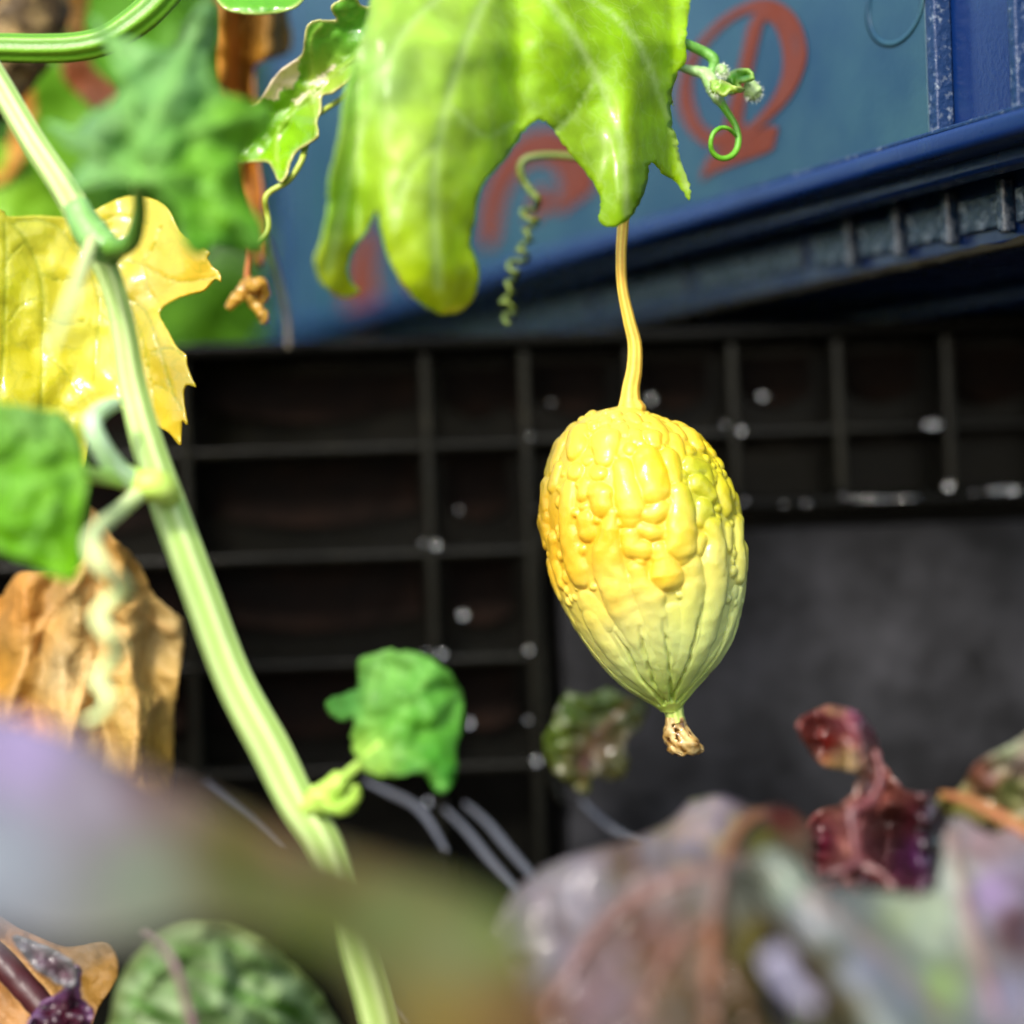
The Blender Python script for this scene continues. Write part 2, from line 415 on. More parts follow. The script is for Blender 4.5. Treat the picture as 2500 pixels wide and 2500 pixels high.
    # curved foot ribs at the bottom of the face, wet glints painted in grey
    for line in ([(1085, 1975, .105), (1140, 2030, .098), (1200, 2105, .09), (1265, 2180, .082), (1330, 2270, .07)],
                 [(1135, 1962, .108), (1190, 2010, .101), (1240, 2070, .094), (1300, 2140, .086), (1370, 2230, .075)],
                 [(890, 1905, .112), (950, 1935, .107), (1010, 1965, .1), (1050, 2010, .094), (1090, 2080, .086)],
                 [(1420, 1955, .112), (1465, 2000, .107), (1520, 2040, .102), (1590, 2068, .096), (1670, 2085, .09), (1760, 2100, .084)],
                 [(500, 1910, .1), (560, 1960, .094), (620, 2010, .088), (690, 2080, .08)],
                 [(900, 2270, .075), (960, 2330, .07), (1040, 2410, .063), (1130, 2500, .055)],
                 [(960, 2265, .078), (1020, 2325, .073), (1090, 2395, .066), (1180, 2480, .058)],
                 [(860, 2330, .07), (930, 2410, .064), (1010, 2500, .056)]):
        tube('foot_rib', [(x, y, d, 4 + 7 * math.sin(math.pi * (i + .6) / (len(line) + .2))) for i, (x, y, d) in enumerate(line)], M_wetglint, root, seg=8, sub=5)
    return zt
ZRIM = black_crate()

# ------------------------------------------------------------------ blue crate
TH = R(22.7)
BA = Vector((-math.sin(TH), math.cos(TH), 0))        # along the long side, receding to the left
BN = Vector((-math.cos(TH), -math.sin(TH), 0))       # outward normal of the printed side
BO = Vector((P(2290, 320, 0).x, 0.0, 0))             # corner post
def onpanel(px, py, off=0.0):
    px, py = float(px), float(py)
    v = FW + RT * ((px - 1250) / F) + UP * ((1250 - py) / F)
    o = BO + BN * off
    t = (o - CAM).dot(BN) / v.dot(BN)
    h = CAM + v * t
    return (h - BO).dot(BA), h.z
def blue_crate():
    RC = -.022                                  # the skirt sits back under the ledge
    zb = onpanel(2225, 642, RC)[1]; zl = onpanel(2280, 314, .006)[1] + .001
    z0 = ZRIM + .0015
    root = empty('blue_crate', (BO.x, BO.y, z0), 'blue plastic crate with orange lettering resting on the black crate', 'crate')
    root.rotation_euler = (0, 0, math.atan2(BA.y, BA.x))
    # crate axes: x along the side (receding), y = -BN ... outward normal is +y when z up
    sgn = 1 if (Matrix.Rotation(root.rotation_euler.z, 3, 'Z') @ Vector((0, 1, 0))).dot(BN) > 0 else -1
    def bx(name, s0, s1, o0, o1, za, zc, mat=M_blue, bev=.0015):
        ya, yb = sorted((o0 * sgn, o1 * sgn))
        return box(name, (s0, ya, za - z0), (s1, yb, zc - z0), mat, root, bev)
    s_end = onpanel(655, 600)[0]; s_near = -0.10
    zt = zl + .19; W = .36
    bx('side_panel', .004, s_end - .02, -.004, 0, zl - .001, zt, M_bluepanel, .0005)
    bx('side_wall', s_near, s_end, -.012, -.0042, zl - .012, zt)
    bx('end_wall', s_end - .006, s_end, -W, -.0125, zb + .004, zt)
    bx('end_wall', s_near, s_near + .006, -W, -.0125, zb + .004, zt)
    bx('side_wall', s_near, s_end, -W - .006, -W - .0005, zb + .004, zt)
    bx('crate_floor', s_near, s_end, -W, RC - .003, zb - .002, zb + .0035)
    bx('foot', s_near + .09, s_end - .03, -W + .02, -.07, z0, zb - .0025)
    # ledge
    bx('ledge', s_near, s_end, RC - .004, .0060, zl - .0080, zl - .0015, M_blue, .0030)
    bx('scuffed_edge', s_near, s_end, .0036, .0056, zl - .0024, zl - .0012, M_bluescuff, .0005)
    # upright posts
    for s, wd, mat in ((onpanel(2282, 150)[0], .0042, M_bluescuff), (onpanel(2480, 100)[0], .0032, M_bluescuff), (s_end - .012, .012, M_blue), (s_end - .045, .006, M_blue)):
        bx('post', s - wd / 2, s + wd / 2, -.0040, .0012, zl - .001, zt, mat, .0008)
    # skirt under the ledge
    bx('skirt', s_near, s_end, RC - .003, RC, zb, zl - .0083, M_blue)
    sA = onpanel(2210, 560, RC)[0]; pitch = (onpanel(2210, 560, RC)[0] - onpanel(2336, 525, RC)[0])
    zm = zb + (zl - zb) * .52
    k0 = int((s_near - sA) / pitch) + 1
    s = sA + k0 * pitch
    while s < s_end - .02:
        if s > onpanel(1990, 700, RC)[0]:          # farther along only long shallow pads
            bx('pad', s + .004, s + 3 * pitch - .004, RC + .0001, RC + .0016, zb + .005, zm - .002, M_pad, .0012)
            s += 3 * pitch
            continue
        bx('skirt_rib', s - .0017, s + .0017, RC + .0001, RC + .0042, zb + .002, zm + .002, M_pad, .001)
        bx('pad', s + .0035, s + pitch - .0035, RC + .0001, RC + .0020, zb + .004, zm - .001, M_pad, .0012)
        s += pitch
    # grime ledge along the bottom edge
    n = 160; V, F_ = [], []
    for i in range(n):
        ss = s_near + (s_end - s_near) * i / (n - 1)
        for k in range(6):
            a = math.pi * 2 * k / 6; rr = .0016 * (1 + .8 * noise.noise(Vector((i * .5, k, 3))))
            p_ = BO + BA * ss + BN * (RC + .0005 + rr * math.cos(a)); V.append((p_.x, p_.y, zb - .0006 + rr * .7 * math.sin(a)))
    for i in range(n - 1):
        for k in range(6): F_.append((i * 6 + k, i * 6 + (k + 1) % 6, (i + 1) * 6 + (k + 1) % 6, (i + 1) * 6 + k))
    g = make('grime_line', V, F_, M_grime)
    mw = Matrix.Translation(Vector((BO.x, BO.y, z0))) @ Matrix.Rotation(root.rotation_euler.z, 4, 'Z')
    def adopt(o):
        wl = Matrix.Translation(o.location); o.parent = root
        o.matrix_basis = mw.inverted() @ wl
    adopt(g)
    # embossed disc
    V, F_ = [], []
    s_c, z_c = onpanel(2185, 10); n = 40
    for i in range(n):
        a = 2 * math.pi * i / n
        for rr, off in ((.0105, .0002), (.0105, .0012), (.0090, .0012), (.0090, .0002)):
            p_ = BO + BA * (s_c + rr * 1.3 * math.cos(a)) + BN * off * .22; V.append((p_.x, p_.y, z_c + rr * math.sin(a)))
    for i in range(n):
        for k in range(4): F_.append((i * 4 + k, i * 4 + (k + 1) % 4, ((i + 1) % n) * 4 + (k + 1) % 4, ((i + 1) % n) * 4 + k))
    adopt(make('embossed_ring', V, F_, M_bluepanel))
    # printed marks: flat sheets on the panel
    def printed(name, poly, holes=(), smooth=4):
        loops = [catmull(poly, smooth, True)] + [catmull(h, smooth, True) for h in holes]
        pts, eds = [], []
        for lp in loops:
            b0 = len(pts); pts += [Vector(p_) for p_ in lp]; eds += [(b0 + i, b0 + (i + 1) % len(lp)) for i in range(len(lp))]
        v_, e_, f_, *_ = delaunay_2d_cdt(pts, eds, [], 2, 1e-4)
        vv = []
        for q in v_:
            s_, z_ = onpanel(q.x, q.y, .0004); p_ = BO + BA * s_ + BN * .0004; vv.append((p_.x, p_.y, z_))
        ff = [list(f) for f in f_]
        if holes:
            ff2 = []
            for f in ff:
                c = np.array([[sum(v_[i].x for i in f) / len(f), sum(v_[i].y for i in f) / len(f)]])
                if inside(loops[0], c)[0] and not any(inside(h, c)[0] for h in loops[1:]): ff2.append(f)
            ff = ff2
        adopt(make(name, vv, ff, M_print, smooth=False, solid=.0002))
    ring_o = [(1840, 0), (1900, 5), (1945, 45), (1967, 110), (1962, 170), (1930, 235), (1880, 290), (1830, 330), (1770, 362), (1715, 350), (1670, 300), (1655, 240), (1665, 170), (1700, 110), (1760, 45)]
    hole_a = [(1842, 30), (1825, 70), (1805, 160), (1780, 260), (1762, 320), (1720, 310), (1695, 260), (1688, 200), (1705, 140), (1745, 85), (1795, 45)]
    hole_b = [(1868, 50), (1895, 70), (1912, 130), (1908, 190), (1880, 250), (1830, 305), (1812, 300), (1820, 240), (1838, 160), (1852, 95)]
    printed('printed_mark', ring_o, (hole_a, hole_b))
    printed('printed_mark', [(1712, 440), (1722, 400), (1740, 378), (1800, 350), (1850, 318), (1897, 308), (1890, 345), (1880, 368), (1800, 398), (1735, 425)], smooth=2)
    # further lettering, mostly hidden by the hanging leaf
    printed('printed_mark', [(1180, 600), (1172, 520), (1200, 420), (1260, 340), (1330, 315), (1395, 335), (1440, 400), (1450, 460), (1400, 500), (1370, 520), (1345, 505), (1370, 460), (1350, 410), (1300, 400), (1250, 450), (1225, 520), (1215, 585)])
    printed('printed_mark', [(1290, 540), (1300, 480), (1330, 450), (1345, 490), (1320, 530)])
    printed('printed_mark', [(850, 795), (840, 700), (855, 620), (885, 560), (920, 570), (915, 650), (925, 740), (900, 800)])
    printed('printed_mark', [(1000, 700), (1000, 600), (1040, 520), (1080, 520), (1060, 620), (1060, 690)])
    printed('printed_mark', [(1480, 470), (1480, 400), (1520, 330), (1580, 330), (1570, 400), (1530, 470)])
blue_crate()

# ================================================================== THE FRUIT
def fruit():
    c1 = lambda x, y: (1250 + x / 2.034, 950 + y / 2.034)
    c3 = lambda x, y: (1280 + x / 3.22, 960 + y / 3.22)
    Lft = [(545, 82), (400, 112), (300, 165), (235, 240), (180, 360), (140, 480), (125, 590), (140, 700), (158, 800), (190, 920), (222, 1030), (290, 1150), (340, 1230), (440, 1370), (560, 1490), (690, 1562), (735, 1592), (745, 1606)]
    Rgt = [(615, 82), (680, 122), (760, 155), (860, 185), (945, 245), (1020, 330), (1080, 430), (1115, 510), (1140, 620), (1165, 780), (1172, 900), (1160, 1010), (1120, 1180), (1040, 1345), (900, 1495), (845, 1572), (838, 1594), (832, 1606)]
    A = np.array([c1(*p) for p in Lft]); B = np.array([c1(*p) for p in Rgt])
    y0, y1 = 991.0, 1738.0
    NV, NU = 430, 560
    tt = np.linspace(0, 1, NV); ys = y0 + (y1 - y0) * (0.35 * tt + 0.65 * (1 - np.cos(math.pi * tt)) / 2)
    def sm(a):
        w_ = np.clip(np.minimum(np.arange(NV), np.arange(NV)[::-1]) / 45, 0, 1); b_ = a.copy()
        for _ in range(3):
            k = np.ones(21) / 21; b_ = np.convolve(np.concatenate([np.full(10, b_[0]), b_, np.full(10, b_[-1])]), k, 'valid')
        k = np.ones(9) / 9; c_ = np.convolve(np.concatenate([np.full(4, a[0]), a, np.full(4, a[-1])]), k, 'valid')
        return b_ * w_ + c_ * (1 - w_)
    xl = sm(np.interp(ys, A[:, 1], A[:, 0])); xr = sm(np.interp(ys, B[:, 1], B[:, 0]))
    bumpy = np.clip((1560 - ys) / 160, 0, 1) * np.clip((ys - 985) / 50, 0.2, 1)
    inset = -2 + 12 * bumpy
    xc = (xl + xr) / 2; Rr = np.maximum((xr - xl) / 2 - np.minimum(inset, (xr - xl) * .2), 6)
    ph = np.linspace(0, 2 * math.pi, NU, endpoint=False)
    X = xc[:, None] + Rr[:, None] * np.sin(ph); Y = np.repeat(ys[:, None], NU, 1); Zd = -Rr[:, None] * np.cos(ph)
    base = np.stack([X, Y, Zd], -1)
    # normals
    du = np.roll(base, -1, 1) - np.roll(base, 1, 1); dv = np.gradient(base, axis=0)
    nor = np.cross(dv, du); nor /= np.linalg.norm(nor, axis=2)[..., None] + 1e-9
    cen = np.stack([np.repeat(xc[:, None], NU, 1), Y, np.zeros_like(Y)], -1)
    nor *= np.sign(((base - cen) * nor).sum(-1) + 1e-6)[..., None]
    # traced warts: capsules (x, y, r) in enlarged-crop units
    W3 = [[(415, 325, 95), (395, 450, 88)], [(620, 385, 108), (608, 520, 78)], [(262, 420, 62), (240, 520, 50)], [(482, 548, 48)], [(388, 632, 72)], [(556, 650, 60)],
          [(742, 590, 66), (770, 730, 88), (800, 900, 102), (800, 985, 72)], [(800, 458, 46)], [(930, 520, 98), (960, 650, 118), (980, 760, 108)], [(1100, 510, 72), (1130, 640, 62), (1140, 700, 50)],
          [(760, 280, 40), (766, 335, 34)], [(850, 340, 55), (852, 395, 48)], [(842, 205, 58), (872, 235, 36)], [(975, 360, 72), (985, 410, 52)], [(965, 215, 62), (1035, 295, 62), (1068, 380, 44)],
          [(1150, 355, 52), (1182, 455, 52), (1192, 520, 36)], [(1150, 270, 48), (1215, 350, 48)], [(1285, 320, 68), (1335, 420, 68)], [(1262, 460, 44)],
          [(1280, 585, 84), (1380, 600, 62), (1405, 700, 56)], [(1325, 725, 82), (1405, 800, 72)], [(1370, 915, 86), (1335, 1000, 50)], [(1420, 1050, 84), (1452, 1180, 90), (1440, 1340, 108), (1455, 1480, 110), (1440, 1650, 98), (1400, 1880, 82), (1300, 2140, 58), (1210, 2330, 28)], [(1665, 1540, 56), (1600, 1800, 66), (1450, 2080, 52), (1270, 2320, 26)], [(520, 1760, 90), (640, 1980, 80), (820, 2200, 55), (1010, 2360, 30)],
          [(1205, 642, 36)], [(1212, 702, 26)], [(1172, 790, 80), (1182, 900, 90), (1180, 1050, 114), (1172, 1190, 114), (1192, 1260, 74)],
          [(945, 962, 68), (1020, 912, 70)], [(875, 1068, 46), (965, 1092, 62)], [(1030, 1060, 24), (1032, 1120, 22)], [(570, 806, 90), (582, 880, 84)], [(442, 800, 50), (465, 720, 48)], [(446, 896, 30)],
          [(335, 750, 62), (320, 900, 75), (322, 1050, 82), (350, 1200, 94), (400, 1370, 110), (425, 1420, 92)], [(460, 1000, 70), (470, 1085, 74)], [(548, 990, 34)],
          [(652, 960, 48), (640, 1080, 76), (618, 1230, 100), (640, 1400, 118), (700, 1570, 118), (800, 1780, 95), (960, 2080, 60), (1090, 2320, 30)], [(790, 1105, 60), (800, 1205, 72), (890, 1222, 68)], [(1018, 1225, 54), (1045, 1290, 72), (1072, 1400, 118)],
          [(850, 1375, 62), (880, 1490, 80), (950, 1590, 95), (1000, 1800, 82), (1070, 2080, 58), (1130, 2320, 28)], [(1268, 1350, 80), (1275, 1490, 90), (1262, 1680, 84), (1250, 1900, 78), (1210, 2150, 58), (1180, 2330, 28)], [(1335, 1140, 44), (1312, 1225, 44)], [(1500, 680, 58), (1530, 800, 76), (1550, 905, 66)],
          [(1602, 700, 56), (1622, 800, 44)], [(1545, 560, 58)], [(1482, 480, 56)], [(1440, 420, 46)], [(1400, 520, 38)], [(1560, 1050, 40), (1562, 1210, 46)], [(1642, 1040, 72), (1652, 1150, 68), (1655, 1300, 82), (1655, 1420, 74)],
          [(185, 740, 70), (150, 880, 62), (172, 985, 58)], [(255, 600, 60), (222, 720, 60)], [(225, 1150, 60), (235, 1300, 60), (295, 1480, 62)], [(800, 1440, 44)], [(1600, 1390, 48)],
          [(620, 235, 56)], [(535, 265, 46)], [(700, 180, 56)], [(640, 160, 40)], [(900, 180, 40)], [(1385, 360, 40)], [(1340, 300, 36)]]
    W1 = [[(365, 1060, 66), (425, 1125, 68)], [(770, 1100, 52), (790, 1200, 66), (812, 1310, 50)], [(1088, 1020, 46), (1086, 1085, 36)], [(252, 1080, 38), (285, 1145, 30)], [(540, 1200, 55), (600, 1300, 50)], [(1115, 1170, 40), (1060, 1290, 36)]]
    caps = []
    for wlist, fn, scl, hk in ((W3, c3, 3.22, .60), (W1, c1, 2.034, .24)):
        for cap in wlist:
            q = []
            for x, y, r_ in cap:
                px, py = fn(x, y); rr = r_ / scl
                yy = min(max(py, y0), y1); c_ = np.interp(yy, ys, xc); R_ = np.interp(yy, ys, Rr)
                s_ = max(-.985, min(.985, (px - c_) / R_)); q.append((c_ + R_ * s_, yy, -R_ * math.sqrt(1 - s_ * s_), rr))
            k = hk
            k *= random.uniform(.85, 1.2)
            caps.append((q, k))
            bq = [(2 * np.interp(b, ys, xc) - a + 18 * math.sin(b / 40), b, -c_, r_) for a, b, c_, r_ in q]
            caps.append((bq, k))
    for _ in range(60):          # warts round the flanks
        yy = random.uniform(1030, 1500); a_ = R(random.uniform(72, 118)) * random.choice((-1, 1)); ln = random.uniform(8, 60); rr = random.uniform(15, 28)
        q = []
        for t in (0, 1):
            y_ = yy + ln * t; c_ = np.interp(y_, ys, xc); R_ = np.interp(y_, ys, Rr); q.append((c_ + R_ * math.sin(a_ + .06 * t), y_, -R_ * math.cos(a_ + .06 * t), rr * (1 - .25 * t)))
        caps.append((q, .56 if yy < 1400 else .3))
    flat0 = base.reshape(-1, 3); h = np.zeros(len(flat0))
    flatb = flat0 + np.array([[4 * noise.noise(Vector(p_ / 30)), 5 * noise.noise(Vector(p_ / 38) + Vector((9, 3, 1))), 5.5 * noise.noise(Vector(p_ / 34) + Vector((3, 17, 5)))] for p_ in flat0])
    for q, k in caps:
        q = np.array(q)
        if len(q) == 1: q = np.vstack([q, q + (0.01, 0.01, 0, 0)])
        lo = q[:, :3].min(0) - q[:, 3].max() * 1.1; hi = q[:, :3].max(0) + q[:, 3].max() * 1.1
        idx = np.where(((flatb > lo) & (flatb < hi)).all(1))[0]; pt = flatb[idx]
        for a, b in zip(q[:-1], q[1:]):
            v = b[:3] - a[:3]; L = (v * v).sum() + 1e-9
            t = np.clip(((pt - a[:3]) @ v) / L, 0, 1); rr = a[3] + (b[3] - a[3]) * t
            dd = np.linalg.norm(pt - a[:3] - t[:, None] * v, axis=1)
            s_ = np.clip(1 - (dd / (rr * 1.13)) ** 2, 0, 1)
            fade = np.clip((1690 - pt[:, 1]) / 270, 0.22, 1)
            h[idx] = np.maximum(h[idx], k * rr * s_ ** .54 * fade)
    h *= 1 + .13 * np.array([noise.noise(Vector(p_ / 24) + Vector((2, 5, 8))) for p_ in flat0])
    cand = np.where((h < 4.5) & (flat0[:, 1] > 1010) & (flat0[:, 1] < 1470))[0]
    for c_ in rng.choice(cand, 190):
        rr = random.uniform(7, 14); dd = np.linalg.norm(flatb - flatb[c_], axis=1); nb = dd < rr
        h[nb] = np.maximum(h[nb], .62 * rr * (1 - (dd[nb] / rr) ** 2) ** .55)
    # grooves running to the tip
    G = [[(495, 1190), (560, 1290), (610, 1400), (700, 1500), (745, 1560)], [(610, 1150), (640, 1290), (690, 1440), (755, 1550)], [(716, 1110), (742, 1240), (772, 1420), (778, 1545)],
         [(905, 1060), (880, 1200), (858, 1330), (805, 1470), (785, 1545)], [(1062, 1060), (1035, 1210), (950, 1380), (815, 1545)], [(1112, 1110), (1080, 1250), (965, 1440), (840, 1555)], [(330, 1210), (470, 1380), (600, 1490), (720, 1565)]]
    for g in G:
        for back in (False, True):
            q = []
            for x, y in g:
                px, py = c1(x, y); c_ = np.interp(py, ys, xc); R_ = np.interp(py, ys, Rr); s_ = max(-.97, min(.97, (px - c_) / R_))
                q.append((c_ + R_ * (-s_ if back else s_), py, R_ * math.sqrt(1 - s_ * s_) * (1 if back else -1)))
            q = catmull(q, 5)
            best = np.full(len(flatb), 1e9)
            near = np.where((flatb[:, 1] > q[:, 1].min() - 30))[0]; pt = flatb[near]; bb = best[near]
            for a, b in zip(q[:-1], q[1:]):
                v = b - a; t = np.clip(((pt - a) @ v) / ((v * v).sum() + 1e-9), 0, 1)
                bb = np.minimum(bb, np.linalg.norm(pt - a - t[:, None] * v, axis=1))
            h[near] -= 11 * np.exp(-(bb / 4.2) ** 2) * np.clip((pt[:, 1] - q[:, 1].min() + 10) / 60, 0, 1)
    # small uneven swelling
    nz = np.array([noise.noise(Vector(p_ / 26)) for p_ in flatb[::1]]) if len(flatb) < 300000 else 0
    h = h + 1.1 * nz * np.clip((flatb[:, 1] - 1000) / 60, 0, 1)
    H = h.reshape(NV, NU)
    for _ in range(1):
        H = (H * 2 + np.roll(H, 1, 1) + np.roll(H, -1, 1) + np.vstack([H[:1], H[:-1]]) + np.vstack([H[1:], H[-1:]])) / 6
    pos = base + nor * H[..., None]
    fl = pos.reshape(-1, 3)
    o0 = P(1250, 1250, 0); k = PX(0)
    ax = np.array(RT); au = np.array(UP); af = np.array(FW)
    V = np.array(o0) + k * ((fl[:, 0:1] - 1250) * ax + (1250 - fl[:, 1:2]) * au + fl[:, 2:3] * af)
    F_ = []
    for i in range(NV - 1):
        a = i * NU; b = a + NU
        F_ += [(a + j, a + (j + 1) % NU, b + (j + 1) % NU, b + j) for j in range(NU)]
    F_.append(tuple(range(NU - 1, -1, -1))); F_.append(tuple(range((NV - 1) * NU, NV * NU)))
    ye = S(255, 228, 66); orr = S(255, 210, 46); gy = S(196, 214, 60); pg = S(204, 228, 140); gr = S(170, 204, 84); py_ = S(250, 230, 90)
    cf = [(1500, 1010, py_), (1600, 1040, ye), (1420, 1080, ye), (1380, 1150, ye), (1500, 1150, ye), (1580, 1150, S(255, 218, 10)), (1340, 1280, orr), (1370, 1380, orr), (1400, 1300, orr), (1480, 1300, S(255, 215, 25)), (1580, 1250, ye),
          (1600, 1390, S(255, 215, 20)), (1690, 1150, S(196, 216, 44)), (1700, 1240, S(200, 218, 48)), (1660, 1290, S(250, 232, 60)), (1660, 1050, ye), (1740, 1080, S(250, 226, 30)), (1770, 1200, S(226, 222, 40)), (1790, 1320, S(226, 230, 90)), (1720, 1380, S(230, 232, 110)),
          (1480, 1460, S(250, 226, 90)), (1420, 1500, S(240, 230, 100)), (1560, 1500, S(226, 232, 130)), (1650, 1480, S(216, 228, 110)), (1500, 1540, S(222, 232, 140)), (1600, 1540, S(212, 230, 140)), (1690, 1500, S(210, 230, 130)), (1780, 1400, S(220, 230, 120)), (1790, 1450, pg), (1440, 1570, S(226, 230, 120)), (1540, 1600, pg), (1640, 1570, pg), (1740, 1560, pg), (1800, 1530, pg),
          (1560, 1680, S(190, 218, 116)), (1640, 1690, S(172, 208, 90)), (1700, 1650, S(192, 222, 124)), (1640, 1740, gr)]
    A_ = np.array([(a, b) for a, b, _ in cf], float); C_ = np.array([c for *_, c in cf])
    C = np.zeros((len(fl), 3))
    for s0 in range(0, len(fl), 40000):
        q = fl[s0:s0 + 40000, :2]; d2 = ((q[:, None] - A_[None]) ** 2).sum(-1) + 1500; wt = d2 ** -1.8
        C[s0:s0 + 40000] = (wt @ C_) / wt.sum(1)[:, None]
    C *= np.array((.69, .62, .62)) * (1 + .42 * np.clip((fl[:, 1:2] - 1380) / 220, 0, 1))
    root = empty('bitter_melon', P(1535, 985, 0), 'warty yellow and pale green bitter melon hanging from its stalk', 'fruit')
    make('fruit_body', V, F_, M_fruit, root, cols=C)
    # stalk
    tube('stalk', [(1532, 300, .012, 14), (1526, 420, .008, 14), (1521, 540, .002, 14), (1516, 620, 0, 13), (1519, 700, 0, 13), (1535, 780, 0, 15), (1549, 840, 0, 17), (1548, 900, 0, 19), (1540, 945, 0, 21), (1538, 975, 0, 25), (1539, 988, 0, 31), (1540, 998, 0, 36), (1540, 1012, 0, 30)],
         M_stalk, root, S(246, 214, 90), seg=28, sub=8, ribs=7, rib_amp=.05, colr2=S(222, 160, 40))
    # neck and withered blossom
    tube('neck', [(1641, 1716, 0, 26), (1645, 1734, 0, 23), (1649, 1752, 0, 21), (1653, 1764, 0, 21)], M_stalk, root, S(206, 214, 120), seg=20, sub=4, ribs=8, rib_amp=.05, colr2=S(150, 180, 70))
    b = empty  # noqa
    V, F_, C = [], [], []
    nI, nK = 34, 40
    axis = catmull([(1651, 1752, 22), (1654, 1775, 26), (1660, 1797, 36), (1668, 1815, 42), (1674, 1832, 38), (1676, 1843, 24)], 7)[:nI]
    nI = len(axis)
    for i, (x, y, r_) in enumerate(axis):
        for kk in range(nK):
            a = 2 * math.pi * kk / nK
            rr = r_ * (1 + .30 * noise.noise(Vector((math.cos(a) * 1.6, math.sin(a) * 1.6, i * .07))) + .22 * noise.noise(Vector((math.cos(a) * 4, math.sin(a) * 4, i * .16 + 4))) * min(1, i / 8))
            yy = y + (i / nI) ** 3 * 12 * noise.noise(Vector((math.cos(a) * 2, math.sin(a) * 2, 8)))
            V.append(P(x + rr * math.cos(a), yy, rr * .8 * math.sin(a) * PX()))
            t = noise.noise(Vector((math.cos(a) * 3, math.sin(a) * 3, i * .12 + 20)))
            C.append(lerp(S(190, 136, 40), S(246, 220, 150), .5 + t * 1.1) if t > -.3 else S(120, 80, 24))
    for i in range(nI - 1):
        for kk in range(nK):
            F_.append((i * nK + kk, i * nK + (kk + 1) % nK, (i + 1) * nK + (kk + 1) % nK, (i + 1) * nK + kk))
    F_ = [f for f in F_ if not (noise.noise(Vector((f[0] % nK * .45, f[0] // nK * .28, 2))) > .42 and f[0] // nK > 4)]
    ob = make('withered_blossom', V, F_, M_dryflower, root, cols=C, solid=.0004); ob['label'] = 'shrivelled amber brown blossom remnant at the tip'
fruit()

